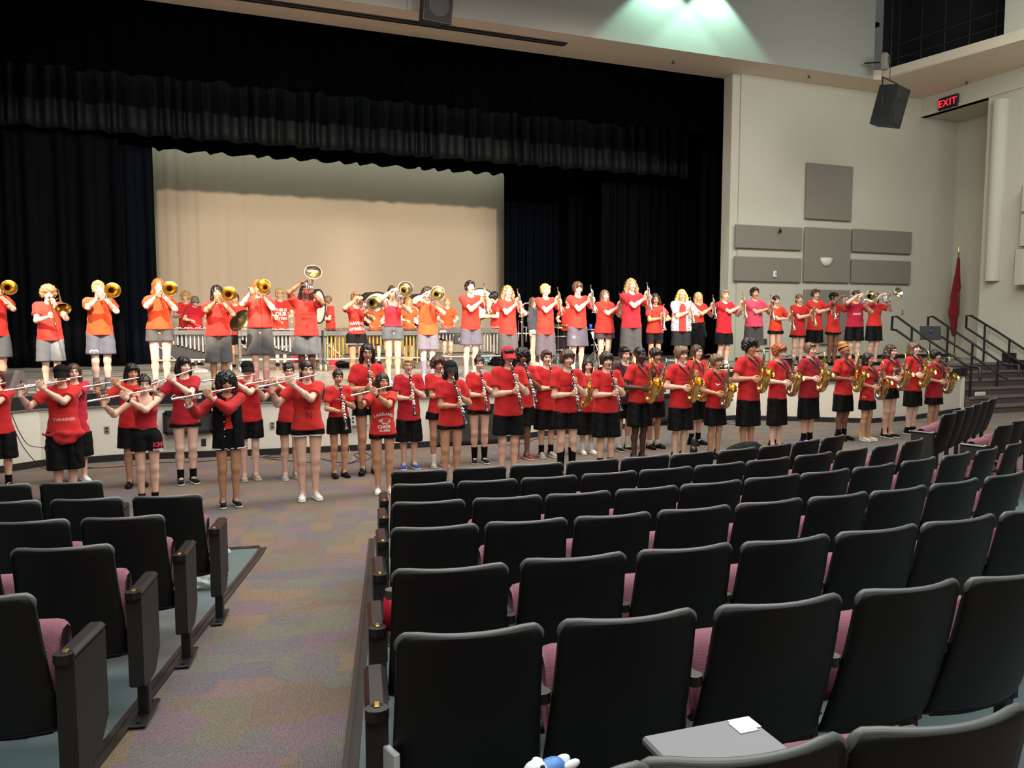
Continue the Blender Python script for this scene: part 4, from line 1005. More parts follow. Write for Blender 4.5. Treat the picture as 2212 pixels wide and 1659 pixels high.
    b = MB(); b.tube([(.0, -.09, -.085), (.0, .12, -.085), (.02, .24, -.075), (.068, .27, -.03), (.12, .24, .02), (.135, .16, .03)], .0085, 8); b.cyl((0, -.03, -.085), (.135, -.03, .03), .0045, seg=6); b.cyl((0, .1, -.085), (.135, .1, .03), .0045, seg=6)
    m2 = MB(); m2.tube([(0, 0, 0), (0, -.015, 0), (0, -.035, 0), (0, -.08, 0)], [.017, .015, .006, .007], 10)
    for nm, ext in (('trombone', 0.0), ('trombone_long', .18)): IM[nm] = [('slide', slide(ext)), ('bell', be.mesh('bell', [mat('pale brass', (.80, .68, .40), .20, metal=1.0), BRASS])), ('tuning_section', b.mesh('tuning_section', BRASS)), ('mouthpiece', m2.mesh('mouthpiece', SILV))]
build_instruments()
INAME = {'flute': ('flute', 'flute'), 'clarinet': ('clarinet', 'clarinet'), 'alto_saxophone': ('alto_saxophone', 'saxophone'), 'tenor_saxophone': ('tenor_saxophone', 'saxophone'), 'alto_dark': ('alto_saxophone', 'saxophone'), 'trumpet': ('trumpet', 'trumpet'), 'trumpet_brass': ('trumpet', 'trumpet'), 'mellophone': ('mellophone', 'mellophone'), 'marching_baritone': ('marching_baritone', 'baritone horn'), 'trombone': ('trombone', 'trombone'), 'trombone_long': ('trombone', 'trombone')}
INGRP = {'flute': 'flutes of the front group', 'clarinet': 'clarinets of the front group', 'saxophone': 'saxophones of the front group', 'trumpet': 'trumpets held upright', 'mellophone': 'horns pointed at the hall', 'baritone horn': 'horns pointed at the hall', 'trombone': 'trombones at the left of the stage'}
def instrument(kind, M, label):
    nm, cat = INAME[kind]; r = empty(nm, (0, 0, 0), 0, label, cat, INGRP.get(cat)); r.matrix_world = M
    if kind in _USED:
        for c in _USED[kind]: o = c.copy(); COL.objects.link(o); o.parent = r
    else: _USED[kind] = [link_mesh(n, me, r) for n, me in IM[kind]]
    return r
_USED = {}
# ---------------------------------------------------------------- headgear and glasses on the head frame
def hat_mesh(kind, c1, c2=None):
    m1 = fabric(c1); m2 = fabric(c2 or c1)
    if kind in ('cap', 'backcap'):
        V, F = sculpt([('e', (0, .018, .045), (.093, .108, .092))], .008, .01, cuts=[((0, 0, .040), (0, -.12, -1))]); b = MB(); s = 1 if kind == 'cap' else -1
        vs = []; n = 12
        for j in range(4):
            for i in range(n + 1): a = -1.15 + 2.3 * i / n; R_ = 1 + .22 * j; vs.append((.090 * math.sin(a) * (1 + .02 * j), s * (-.104 * R_ * math.cos(a * .85)) + (.02 if s > 0 else .02), .046 - .020 * j - .016 * abs(math.sin(a)) * j * .4))
        w = n + 1; b.add(vs, [(j * w + i, j * w + i + 1, (j + 1) * w + i + 1, (j + 1) * w + i) for j in range(3) for i in range(n)], 0, True); b.add([(x, y, z - .005) for x, y, z in vs], [(j * w + i, (j + 1) * w + i, (j + 1) * w + i + 1, j * w + i + 1) for j in range(3) for i in range(n)], 0, True)
        return np_mesh('cap', [(V, F, 0), (np.array(b.v), b.f, 1)], [m1, m2])
    if kind == 'beanie': V, F = sculpt([('e', (0, .03, .055), (.090, .100, .082))], .008, .01, cuts=[((0, 0, .060), (0, -.35, -1))]); return np_mesh('cap', [(V, F, 0)], [m1])
    if kind == 'wrap': V, F = sculpt([('e', (0, .025, .045), (.093, .108, .090)), ('e', (.04, .12, .02), (.03, .03, .04))], .008, .01, cuts=[((0, 0, .035), (0, -.25, -1))]); return np_mesh('head_wrap', [(V, F, 0)], [m1])
    if kind == 'headband': V, F = sculpt([('e', (0, .018, .035), (.091, .107, .095))], .007, .01, cuts=[((0, 0, .040), (0, -.5, -1)), ((0, 0, .075), (0, .5, 1))]); return np_mesh('headband', [(V, F, 0)], [m1])
def glasses_mesh():
    b = MB()
    for s in (-1, 1):
        b.tube([(s * .031 + .022 * math.cos(a), -.104, .004 + .017 * math.sin(a)) for a in [2 * PI * i / 12 for i in range(13)]], .0022, 5); b.cyl((s * .053, -.102, .008), (s * .078, .0, .006), .002, seg=5)
    b.cyl((-.009, -.105, .008), (.009, -.105, .008), .0022, seg=5); return b.mesh('glasses', [mat('glasses frame', (.02, .02, .022), .3)])
GLM = glasses_mesh()
FLORAL = None
def floral():
    global FLORAL
    if FLORAL: return FLORAL
    m = bpy.data.materials.new('floral print'); m.use_nodes = True; nt = m.node_tree; b = nt.nodes['Principled BSDF']; tc = nt.nodes.new('ShaderNodeTexCoord'); v = nt.nodes.new('ShaderNodeTexVoronoi'); v.inputs['Scale'].default_value = 26
    cr = nt.nodes.new('ShaderNodeValToRGB'); e = cr.color_ramp.elements; e[0].position = .25; e[1].position = .45; e[0].color = srgb(96, 96, 140) + (1,); e[1].color = srgb(226, 220, 216) + (1,)
    nt.links.new(tc.outputs['Object'], v.inputs['Vector']); nt.links.new(v.outputs['Distance'], cr.inputs[0]); nt.links.new(cr.outputs[0], b.inputs['Base Color']); b.inputs['Roughness'].default_value = .9; FLORAL = m; return m
# ================================================================== PEOPLE
def lean(x, y, z): return Vector((x, y, z))
def pose_of(kind, M, Rh, s, a):
    """returns (right hand, left hand, instrument kind, instrument matrix) in figure space; hands = (point, palm normal, finger direction, elbow pole)"""
    V = Vector; i = 1 / s
    if kind == 'trumpet': i *= 1.16
    def T(o, R): m = R.to_4x4() if isinstance(R, Matrix) else Matrix(R); m.translation = o; return m @ Matrix.Diagonal((i, i, i, 1))
    def fwd(d, up=(0, 0, 1)):
        y = -V(d).normalized(); x = y.cross(V(up)).normalized(); z = x.cross(y).normalized(); return Matrix((x, y, z)).transposed()
    if kind == 'flute':
        d = V((-.96, -a.get('f', .24), -a.get('drop', .13))).normalized(); O = M + V((0, -.012, -.014)); x = -d; z = V((0, 0, 1)); z = (z - x * z.dot(x)).normalized(); y = z.cross(x)
        m = T(O, Matrix((x, y, z)).transposed())
        return ((O + d * .43 * i, V((.1, -1, .25)), V((.15, -.15, 1)), V((-.6, .1, -1))), (O + d * .235 * i, V((0, 1, .2)), V((-.6, .05, .75)), V((.3, -.7, -1))), 'flute', m)
    if kind == 'clarinet':
        d = V((a.get('tx', .12), -a.get('f', .36), -.92)).normalized(); O = M.copy(); z = -d; x = V((1, 0, 0)); x = (x - z * x.dot(z)).normalized(); y = z.cross(x); m = T(O, Matrix((x, y, z)).transposed())
        return ((O + d * .415 * i, V((1, -.15, 0)), V((.5, -.8, .15)), V((-.8, .3, -1))), (O + d * .25 * i, V((-1, -.15, 0)), V((-.4, -.8, .35)), V((.8, .3, -1))), 'clarinet', m)
    if kind in ('alto', 'tenor'):
        k = 1.0 if kind == 'alto' else 1.22; R_ = (Ry(math.radians(a.get('roll', 9))) @ Rx(math.radians(a.get('tilt', 4)))); m = T(M.copy(), R_)
        g = lambda p: m @ (V(p) * k)
        return ((g((-.035, -.165, -.43)), V((1, -.1, 0)), V((.55, -.8, -.15)), V((-.7, .4, -1))), (g((.03, -.19, -.20)), V((-1, .1, .1)), V((-.35, -.85, .3)), V((.9, .2, -1))), kind + '_saxophone', m)
    if kind == 'trumpet':
        o = V((a.get('x', .12), -.26, a.get('z', 1.635))); R_ = Ry(math.radians(a.get('tiltx', -4))) @ Rx(PI / 2 - math.radians(6)); m = T(o, R_)
        g = lambda p: m @ V(p)
        return ((g((0, -.20, -.05)), V((.9, -.35, 0)), V((.55, -.45, .7)), V((-.9, -.1, -1))), (g((.02, -.26, -.03)), V((-.95, -.2, 0)), V((-.3, -.6, .65)), V((.9, 0, -1))), a.get('ik', 'trumpet'), m)
    if kind == 'trombone':
        d = V((a.get('dx', .02), -1, a.get('dz', -.05))); m = T(M + V((0, -.004, 0)), fwd(d)); g = lambda p: m @ V(p); e = a.get('ext', .36)
        return ((g((-.01, -e, -.05)), V((.8, 0, .35)), V((.35, -1, .25)), V((-.8, .3, -1))), (g((.03, -.07, -.03)), V((-1, .1, 0)), V((-.25, -.4, .9)), V((.8, -.2, -1))), a.get('ik', 'trombone'), m)
    if kind in ('mello', 'bari'):
        d = V((a.get('dx', .1), -1, a.get('dz', .1))); m = T(M + V((0, -.004, 0)), fwd(d)); g = lambda p: m @ V(p)
        return ((g((-.02, -.21, .055)), V((.6, 0, -.8)), V((.45, -.75, .3)), V((-1, .1, -.8))), (g((.05, -.27, -.13)), V((-.5, 0, .8)), V((-.3, -.6, .5)), V((1, .1, -.8))), 'mellophone' if kind == 'mello' else 'marching_baritone', m)
    if kind == 'mallets':
        return ((V((-.17, -.40, 1.06)), V((0, 0, -1)), V((.25, -1, -.05)), V((-.6, .6, -.6))), (V((.17, -.42, 1.08)), V((0, 0, -1)), V((-.2, -1, -.05)), V((.6, .6, -.6))), None, None)
    if kind == 'front':
        return ((V((-.10, -.34, 1.12)), V((1, 0, 0)), V((.3, -1, .1)), V((-.6, .4, -.8))), (V((.10, -.36, 1.14)), V((-1, 0, 0)), V((-.3, -1, .1)), V((.6, .4, -.8))), None, None)
    return ((V((-.25, -.03, .74)), V((1, 0, 0)), V((0, -.15, -1)), V((-.2, 1, 0))), (V((.25, -.03, .74)), V((-1, 0, 0)), V((0, -.15, -1)), V((.2, 1, 0))), None, None)
RED = (196, 30, 30); PEOPLE = []
def person(px, yt, yf, z0, pose, turn, who, hair='short', hc='brown', skin='fair', fem=0, w=1.0, hem=None, bot=None, bc=(18, 18, 20), shirt=RED, shoe='black', sock=None, yaw=0, pitch=0, hat=None, glasses=False, tank=False, tight=False, extra=None, seed=None, pa=None, hpx=None, inst=None, label=None):
    seed = len(PEOPLE) + 3 if seed is None else seed
    if z0 > .5 and shirt == RED: shirt = (214, 46, 36)  # stage-light glare put into the colour: red shirts made lighter on stage
    rnd = random.Random(seed * 7 + 1)
    P = at(px, yf, z0); d = ray(hpx or px, yt); t = math.hypot(P.x, P.y) / math.hypot(d.x, d.y); H = EYE + d.z * t - z0; s = (H - .02) / 1.70
    zpx = lambda y: (EYE + ray(px, y).z * (math.hypot(P.x, P.y) / math.hypot(ray(px, y).x, ray(px, y).y)) - z0) / s
    th = math.atan2(-P.x, P.y) + math.radians(turn)
    root = empty('person', P, th, label or ('person ' + who), 'person', 'band members on stage' if z0 > .5 else 'band members on the hall floor'); root.scale = (s, s, s)
    PEOPLE.append((who, round(H, 2), round(P.x, 2), round(P.y, 2)))
    hb = zpx(hem) if hem else .86; sb = zpx(bot) if bot else .62
    hb = min(max(hb, .70), 1.05); sb = min(max(sb, .12), hb - .03)
    # head
    piv = Vector((0, .012, 1.465)); Rh = Rz(math.radians(yaw)) @ Rx(math.radians(-pitch)); hcen = piv + Rh @ Vector((0, -.012, .118)); MH = Rh.to_4x4(); MH.translation = hcen
    mouth = MH @ Vector((0, -.108, -.055))
    RHn, LHn, ikd, IMx = pose_of(pose, mouth, Rh, s, pa or {})
    aw = .82 + .18 * w; sw = .158 + .022 * (w - 1) - (.012 if fem else 0); arms = {}
    parts = []
    tor = [('e', (0, .0, 1.27), (.140 * w, .092 * aw, .15)), ('e', (0, .0, 1.08), (.125 * w, .086 * w, .15)), ('e', (0, .010, .93), (.142 * w, .098 * w, .11)), ('c', (-sw * .8, .004, 1.385), (sw * .8, .004, 1.385), .046, .046), ('c', (0, .014, 1.40), (0, .010, 1.475), .060, .050)]
    lw = (.9 if not fem else .95) * (.75 + .25 * w)
    for sg in (-1, 1):
        hx = .088 * (.6 + .4 * w); sway = rnd.uniform(-.006, .012)
        tor += [('c', (sg * hx, .0, .85), (sg * (.080 + .01 * (w - 1)), -.010, .485), .083 * lw, .056 * lw), ('c', (sg * .080, -.012, .49), (sg * .082, .016, .36), .055 * lw, .055 * lw), ('c', (sg * .082, .016, .36), (sg * .078, .014, .08), .054 * lw, .034), ('c', (sg * .078, .014, .07), (sg * .082, -.05, .04), .032, .026)]
    hands = []
    for sg, hd in ((-1, RHn), (1, LHn)):
        G, n, wv, pole = hd; n = n.normalized(); wv = (wv - n * wv.dot(n)).normalized(); W = G - n * .036 - wv * .072; Sh = Vector((sg * sw, .004, 1.380))
        El, W2 = ik(Sh, W, .285, .250, pole); arms[sg] = (Sh, El, W2)
        tor += [('c', Sh, El, .047 * aw, .038 * aw), ('c', El, El.lerp(W2, .35), .038 * aw, .037 * aw), ('c', El.lerp(W2, .35), W2, .037 * aw, .0255)]
        hands.append((W2, wv, n, sg))
    V_, F_ = sculpt([tuple([p[0], tuple(p[1]), tuple(p[2])] + list(p[3:])) for p in tor], .0135, .028); V_ = relax(V_, F_, 1, .3); parts.append((V_, F_, 0))
    for v, f, m in HEADS[fem]: parts.append((xf(MH, v), f, m))
    for W2, wv, n, sg in hands:
        Vh, Fh = HANDS['grip' if ikd or pose == 'mallets' else 'soft']; M = hand_matrix(W2, wv, n, sg < 0); v = xf(M, Vh); f = Fh
        if np.linalg.det(np.array(M)[:3, :3]) < 0: f = Fh[:, ::-1]
        parts.append((v, f, 0))
    hk = hc if hc in HAIRM else 'brown'
    link_mesh('body', np_mesh('body', parts, [SKM[skin], EYEW, EYED, HAIRM[hk], LIPM[skin]]), root)
    link_mesh('hair', hair_mesh(hair, hk, seed % 2), root, MH)
    if hat: link_mesh({'wrap': 'head_wrap', 'headband': 'headband'}.get(hat[0], 'cap'), hat_mesh(*hat), root, MH)
    if glasses: link_mesh('glasses', GLM, root, MH)
    # shirt
    pq = [rnd.uniform(0, 6) for _ in range(8)]
    def wr(a, z1):
        def f(X, Y, Z):
            lowm = np.clip((1.25 - Z) / .4, 0, 1); ang = X * 26
            return a * (.8 * np.sin(ang + pq[0] + 3 * np.sin(Z * 5 + pq[1])) * lowm + .9 * np.sin(X * 17 + Z * 31 + pq[2]) * np.sin(Y * 15 - Z * 19 + pq[3]) + .5 * np.sin(X * 40 - Z * 23 + pq[4] + 2 * np.sin(Z * 9)))
        return f
    ww = w; ys = .66 + .10 * max(0, w - 1)
    wl = .150 if not fem else .128
    if tank:
        sp = [('c', (0, 0, 1.25), (0, 0, 1.05), .145 * ww, wl * ww * .98, ys), ('c', (0, 0, 1.05), (0, .004, hb - .02), wl * ww * .98, .184 * ww, ys + .05)] + [('c', (sg * .085, .0, 1.28), (sg * .092, .004, 1.42), .050, .030) for sg in (-1, 1)] + [('c', (sg * .06, -.01, 1.27), (sg * .07, -.01, 1.24), .075, .075) for sg in (-1, 1)]
    else:
        lo = 1.10 if fem else 1.15
        sp = [('c', (0, 0, 1.29), (0, 0, lo), .158 * ww, (wl + .006) * ww, ys), ('c', (0, 0, lo), (0, .004, hb - .02), (wl + .006) * ww, (.188 if not fem else .186) * ww, ys + .05), ('c', (-sw * .86, .006, 1.385), (sw * .86, .006, 1.385), .062, .062), ('e', (0, .006, 1.40), (.10, .062, .055))]
        for sg in (-1, 1):
            Sh, El, W2 = arms[sg]; q = Sh.lerp(El, .66); sp.append(('cc', tuple(Sh), tuple(q), .064 * aw, .072 * aw))
    if tank:
        for sg in (-1, 1): MB().tube([(sg * .075, -.100 * aw, 1.30), (sg * .088, -.080, 1.37), (sg * .098, -.03, 1.437), (sg * .10, .03, 1.440), (sg * .085, .09, 1.36)], .010, 6, flat=1.6).build('shoulder_strap', fabric(shirt), root)
    if fem: sp += [('e', (sg * .062, -.055 - .02 * (w - 1), 1.255), (.066 * aw, .055 * aw, .062)) for sg in (-1, 1)]
    V_, F_ = sculpt(sp, .0135, .030, cuts=[((0, 0, hb), (0, 0, -1))], noise=wr(.0045, hb), subs=[('c', (0, -.012, 1.445), (0, .0, 1.56), .070 if not tank else .085, .075)])
    V_ = relax(V_, F_, 1, .3); SV = (V_, F_)
    link_mesh('shirt' if not tank else 'tank_top', np_mesh('shirt', [(V_, F_, 0)], [fabric(shirt)]), root)
    # shorts or trousers
    if sb < hb + .02:
        rt = .100 * (.7 + .3 * w) if not tight else .093 * (.72 + .28 * w); rb = (.120 if not tight else .088) * (.75 + .25 * w); sp = [('e', (0, .006, .95), (.150 * w, .106 * w, .11))]
        for sg in (-1, 1):
            hx = .088 * (.6 + .4 * w)
            if sb < .3: sp += [('c', (sg * hx, .0, .88), (sg * .082, -.008, .48), rt, .080), ('c', (sg * .082, -.008, .48), (sg * .080, .014, sb), .080, .068)]
            else: sp.append(('c', (sg * hx, .002, .90), (sg * (hx + .006), -.004, sb - .01), rt, rt + (rb - rt) * min(1, (.9 - sb) / .35)))
        V_, F_ = sculpt(sp, .0135, .022, cuts=[((0, 0, sb), (0, 0, -1)), ((0, 0, hb + .025), (0, 0, 1))], noise=wr(.003, sb)); V_ = relax(V_, F_, 1, .3)
        link_mesh('trousers' if sb < .3 else 'shorts', np_mesh('shorts', [(V_, F_, 0)], [fabric(bc)]), root); HV = (V_, F_)
    else: HV = None
    for sg in (-1, 1):
        sk = SHOES[shoe]; o = link_mesh('shoe', shoe_mesh(*sk), root); o.location = (sg * .082, .0, 0); o.rotation_euler = (0, 0, sg * -math.radians(rnd.uniform(4, 12)) * -1)
        if sock:
            zt_ = sock[1] if len(sock) > 1 else .17; k2 = ('sock', sock[0], zt_)
            if k2 not in _SHM:
                v, f = sculpt([('c', (0, .014, .06), (0, .015, zt_), .042, .046 if zt_ < .25 else .055)], .010, .01, cuts=[((0, 0, zt_), (0, 0, 1))]); _SHM[k2] = np_mesh('sock', [(v, f, 0)], [fabric(sock[0])])
            o = link_mesh('sock', _SHM[k2], root); o.location = (sg * .079, 0, 0)
    ctx = dict(root=root, s=s, arms=arms, hb=hb, sb=sb, w=w, ww=ww, ys=ys, sw=sw, aw=aw, MH=MH, SV=SV, HV=HV, rnd=rnd, mouth=mouth, hands=hands, wr=wr, who=who)
    if ikd:
        MW = Matrix.Translation(P) @ Matrix.Rotation(th, 4, 'Z') @ Matrix.Diagonal((s, s, s, 1)) @ IMx
        instrument(inst or ikd, MW, '%s held by the person %s' % (INAME[inst or ikd][0].replace('_', ' '), who))
    if pose == 'mallets':
        for (W2, wv, n, sg) in hands:
            g = W2 + wv * .08 + n * .03; b = MB(); b.cyl(g - wv * .05, g + (wv + Vector((0, 0, -.35))).normalized() * .34, .006, seg=6); e = g + (wv + Vector((0, 0, -.35))).normalized() * .35
            o = empty('mallet', (0, 0, 0), 0, '%s-hand mallet of the person %s' % ('right' if sg < 0 else 'left', who), 'mallet', 'percussion mallets'); o.matrix_world = Matrix.Translation(P) @ Matrix.Rotation(th, 4, 'Z') @ Matrix.Diagonal((s, s, s, 1))
            b.build('stick', mat('birch', srgb(206, 178, 132), .5), o); b = MB(); b.ell(e, (.018, .018, .016)); b.build('mallet_head', mat('yarn white', srgb(220, 216, 208), .9), o)
    for e in (extra or []): e(ctx)
    return ctx
# ---------------------------------------------------------------- extras
def _bvh(SV): return BVHTree.FromPolygons([tuple(v) for v in SV[0]], [tuple(int(i) for i in f) for f in SV[1]])
def drop_on(ctx, V2, where, off=.004, src='SV', back=.35):
    t = _bvh(ctx[src]); out = []
    for x, z in V2:
        h = t.ray_cast(Vector((x, -.6, z)), Vector((0, 1, 0)))
        out.append((x, (h[0].y if h[0] is not None and h[0].y < .05 else -.10) - off, z))
    return out
def mark(pts, col, name='shirt_print', src='SV'):
    """flat graphic made of polygons [(x, z), ...] laid on the cloth"""
    def f(ctx):
        b = MB()
        for poly in pts: b.add(drop_on(ctx, poly, None, src=src), [tuple(range(len(poly)))])
        b.build(name, fabric(col), ctx['root'])
    return f
def words(lines, col, x=0, name='shirt_lettering', src='SV', bend=0.0, shear=0.0):
    """lines: (text, size, z)"""
    def f(ctx):
        b = MB()
        for txt, size, z in lines:
            me = text_mesh(txt, size, 0, shear=shear, bold=size * .03); v2 = [(x + v.co.x, z + v.co.y - bend * v.co.x ** 2) for v in me.vertices]; b.add(drop_on(ctx, v2, None, src=src), [tuple(p.vertices) for p in me.polygons]); bpy.data.meshes.remove(me)
        b.build(name, fabric(col), ctx['root'])
    return f
def band(sg, col, name='bracelet', t=.9, r=.030):
    def f(ctx):
        Sh, El, W2 = ctx['arms'][sg]; p = El.lerp(W2, t); b = MB(); b.cyl(p, p + (W2 - El).normalized() * .022, r, seg=12); b.build(name, fabric(col, .5), ctx['root'])
    return f
def trim_white(ctx):
    """white piping round the hem of the shorts"""
    V, F = ctx['HV']; b = MB(); w = ctx['w']
    for sg in (-1, 1):
        hx = .088 * (.6 + .4 * w) + .006; r = .108 * (.75 + .25 * w); b.tube([(sg * hx + r * math.cos(a), r * math.sin(a), ctx['sb'] + .008) for a in [2 * PI * i / 20 for i in range(21)]], .008, 5)
    b.build('white_piping', fabric((225, 225, 225)), ctx['root'])
def overshirt(m, sleeves, open_w=.045, hem=None, long_sl=False, name='open_shirt', slm=None, cuff=None):
    def f(ctx):
        hb = hem or ctx['hb']; ww = ctx['ww'] * 1.10; sw = ctx['sw']
        sp = [('c', (0, .004, 1.30), (0, .004, 1.1), .168 * ww, .168 * ww, ctx['ys'] * 1.04), ('c', (0, .004, 1.1), (0, .008, hb - .02), .168 * ww, .186 * ww, ctx['ys'] + .07), ('c', (-sw * .9, .008, 1.385), (sw * .9, .008, 1.385), .073, .073), ('e', (0, .01, 1.41), (.105, .07, .06))]
        sl = []
        for sg in (-1, 1):
            Sh, El, W2 = ctx['arms'][sg]
            if long_sl: sl += [('c', tuple(Sh), tuple(El), .078, .068), ('cc', tuple(El), tuple(El.lerp(W2, .9)), .066, .048)]
            else: sl.append(('cc', tuple(Sh), tuple(Sh.lerp(El, .8)), .078, .086))
        sub = [('c', (0, -.16, 1.36), (0, -.16, hb - .2), open_w, open_w), ('c', (0, -.03, 1.45), (0, .0, 1.58), .080, .082)]
        if slm is None: V, F = sculpt(sp + sl, .0135, .03, cuts=[((0, 0, hb), (0, 0, -1))], noise=ctx['wr'](.004, hb), subs=sub); link_mesh(name, np_mesh(name, [(V, F, 0)], [m]), ctx['root'])
        else:
            V, F = sculpt(sp, .0135, .03, cuts=[((0, 0, hb), (0, 0, -1))], noise=ctx['wr'](.004, hb), subs=sub); link_mesh(name, np_mesh(name, [(V, F, 0)], [m]), ctx['root'])
            V, F = sculpt(sl, .0135, .02, noise=ctx['wr'](.006, hb)); link_mesh('jacket_sleeves', np_mesh('sl', [(V, F, 0)], [slm]), ctx['root'])
            b = MB()
            for sg in (-1, 1):
                Sh, El, W2 = ctx['arms'][sg]
                for q in (.80, .86): b.cyl(El.lerp(W2, q), El.lerp(W2, q + .03), .054 - .03 * (q - .8), seg=12)
            b.build('striped_cuffs', fabric((215, 210, 205)), ctx['root'])
            b = MB()
            for k in range(5): y = drop_on(ctx, [(-.055, 1.28 - .09 * k)], None)[0]; b.ell((y[0], y[1] - .035, y[2]), (.008, .005, .008), su=8, sv=5)
            b.build('snap_buttons', fabric((220, 220, 215), .4), ctx['root'])
    return f
def tied(c1, c2=None, drop=.28, side=0, name='tied_jacket'):
    def f(ctx):
        w = ctx['w']; hb = ctx['hb']; r = ctx['rnd']
        V, F = sculpt([('e', (sg * .13 * w, .02, hb - .03), (.07, .11, .06)) for sg in (-1, 1)] + [('e', (0, .10, hb - .16), (.17 * w, .05, .20)), ('c', (.10, -.06, hb - .02), (.15, -.08, hb - drop), .055, .045), ('c', (-.10, -.02, hb - .02), (-.16, .0, hb - drop * .9), .055, .05)], .0135, .03, noise=ctx['wr'](.008, hb)); link_mesh(name, np_mesh(name, [(V, F, 0)], [fabric(c1)]), ctx['root'])
        if c2: V, F = sculpt([('e', (0, -.125 * w, hb), (.055, .04, .045)), ('e', (0, -.045, hb - .01), (.19 * w, .11 * w, .050)), ('e', (.08, -.115 * w, hb - .07), (.075, .04, .075)), ('e', (-.06, -.12 * w, hb - .08), (.065, .035, .085)), ('e', (0, -.135 * w, hb - .01), (.04, .03, .035))], .0135, .02, noise=ctx['wr'](.008, hb)); link_mesh('knotted_sleeves', np_mesh('kn', [(V, F, 0)], [fabric(c2)]), ctx['root'])
    return f
# ================================================================== THE BAND
G1 = (92, 96, 102); G2 = (78, 78, 80); G3 = (100, 98, 112); BLK = (16, 16, 18)
ORG = (222, 78, 36); PINK = (200, 62, 92); CRIM = (186, 22, 40); WHT = (222, 220, 214); DKR = (92, 14, 16)
# ---- stage, brass line from left to right
person(-4, 598, 846, SZ, 'trombone', 8, 'in grey shorts cut off by the left edge, playing trombone', 'short', 'dblond', 'fair', hem=727, bot=772, bc=G1, pa=dict(dx=.02, dz=-.03))
person(114, 615, 846, SZ, 'trombone', 6, 'in light grey shorts with trombone slide pointing down', 'mop', 'dblond', 'pale', w=1.02, hem=736, bot=780, bc=(112, 118, 124), sock=((120, 118, 124),), shoe='grey', pitch=-8, pa=dict(dx=.02, dz=-.75, ext=.38))
person(222, 604, 848, SZ, 'trombone', 4, 'in orange-red shirt, grey shorts and grey socks playing trombone', 'short', 'blond', 'pale', w=1.02, hem=724, bot=765, bc=(92, 94, 108), shirt=ORG, sock=((124, 116, 122), .24), shoe='grey', pa=dict(dx=.05, dz=-.04), extra=[words([('∞', .13, .635)], WHT, x=-.10, name='shorts_logo', src='HV')])
person(350, 600, 842, SZ, 'trombone', 4, 'in orange shirt and short grey shorts playing trombone', 'long', 'ginger', 'pale', fem=1, w=1.12, hem=712, bot=737, bc=G2, shirt=ORG, pa=dict(dx=-.02, dz=-.06))
person(475, 614, 845, SZ, 'trombone', 6, 'in long dark grey shorts and black sneakers playing trombone', 'long', 'black', 'tan', w=1.08, hem=726, bot=783, bc=G2, shoe='blackwhite', pa=dict(dx=-.04, dz=-.03))
person(565, 602, 838, SZ, 'trombone', 2, 'in long grey shorts, trombone slide raised to the left', 'long', 'ginger', 'pale', w=1.08, hem=708, bot=765, bc=G2, sock=((222, 150, 150), .3), pa=dict(dx=-.26, dz=.08))
person(664, 613, 838, SZ, 'mello', 6, 'with silver horn bell raised above the head', 'short', 'black', 'brown', w=1.12, hem=726, bot=766, bc=G1, pitch=14, pa=dict(dx=-.04, dz=.62), extra=[words([('LAKELAND', .05, 1.22), ('BAND', .06, 1.15), ('II', .09, 1.02)], DKR)])
person(772, 628, 832, SZ, 'bari', 14, 'in white-lettered shirt and black white-trimmed shorts with silver horn', 'short', 'lbrown', 'tan', fem=1, w=.95, hem=722, bot=744, bc=(34, 34, 38), shoe='blackwhite', pa=dict(dx=.02, dz=-.16), extra=[words([('SAVING', .075, 1.13), ('truelife', .10, 1.04)], WHT, bend=.8), trim_white])
person(850, 617, 826, SZ, 'mello', 10, 'in red tank top and grey shorts with silver horn', 'bun', 'dbrown', 'fair', fem=1, w=1.08, hem=706, bot=733, bc=(84, 92, 98), tank=True, shirt=(200, 34, 50), shoe='white', pa=dict(dx=.06, dz=.12))
person(925, 620, 818, SZ, 'mello', 6, 'in orange and red shirt with mauve shorts and silver horn', 'mop', 'dbrown', 'pale', w=1.05, hem=724, bot=755, bc=G3, shirt=ORG, sock=((112, 108, 128), .36), shoe='grey', pa=dict(dx=.06, dz=.0))
person(1017, 604, 815, SZ, 'trumpet', 22, 'in red shirt and mauve-grey shorts, first of the upright trumpets', 'short', 'dbrown', 'pale', w=.98, hem=713, bot=745, bc=G3, pitch=8, shirt=(214, 50, 38), shoe='white', pa=dict(x=.14), inst='trumpet_brass')
person(1097, 615, 808, SZ, 'trumpet', 20, 'in red shirt and long dark shorts, second upright trumpet', 'curlylong', 'dblond', 'pale', w=1.0, hem=723, bot=764, bc=G2, pa=dict(x=.10), inst='trumpet_brass')
person(1178, 612, 805, SZ, 'trumpet', 22, 'in red shirt and purplish grey shorts, third of the trumpets', 'fringe', 'blond', 'pale', hem=723, bot=768, bc=(84, 78, 92), pa=dict(x=.14), inst='trumpet_brass', pitch=6)
person(1247, 607, 807, SZ, 'trumpet', 24, 'in grey sports shorts with small white logo, holding trumpet', 'fringe', 'brown', 'pale', glasses=True, hem=709, bot=748, bc=(86, 84, 98), pa=dict(x=.14), extra=[words([('H', .07, .68)], WHT, x=-.12, name='shorts_logo', src='HV')])
person(1305, 625, 800, SZ, 'trumpet', 24, 'in loose red shirt and very short dark shorts, holding trumpet', 'long', 'lbrown', 'pale', fem=1, w=1.32, hem=720, bot=731, bc=(70, 62, 76), pa=dict(x=.22), inst='trumpet_brass')
person(1362, 600, 804, SZ, 'trumpet', 26, 'in crimson shirt and long dark cargo shorts, holding trumpet', 'curlylong', 'dblond', 'fair', w=1.06, hem=709, bot=762, bc=(66, 66, 68), shirt=CRIM, shoe='white', pa=dict(x=.18, z=1.62), pitch=6)
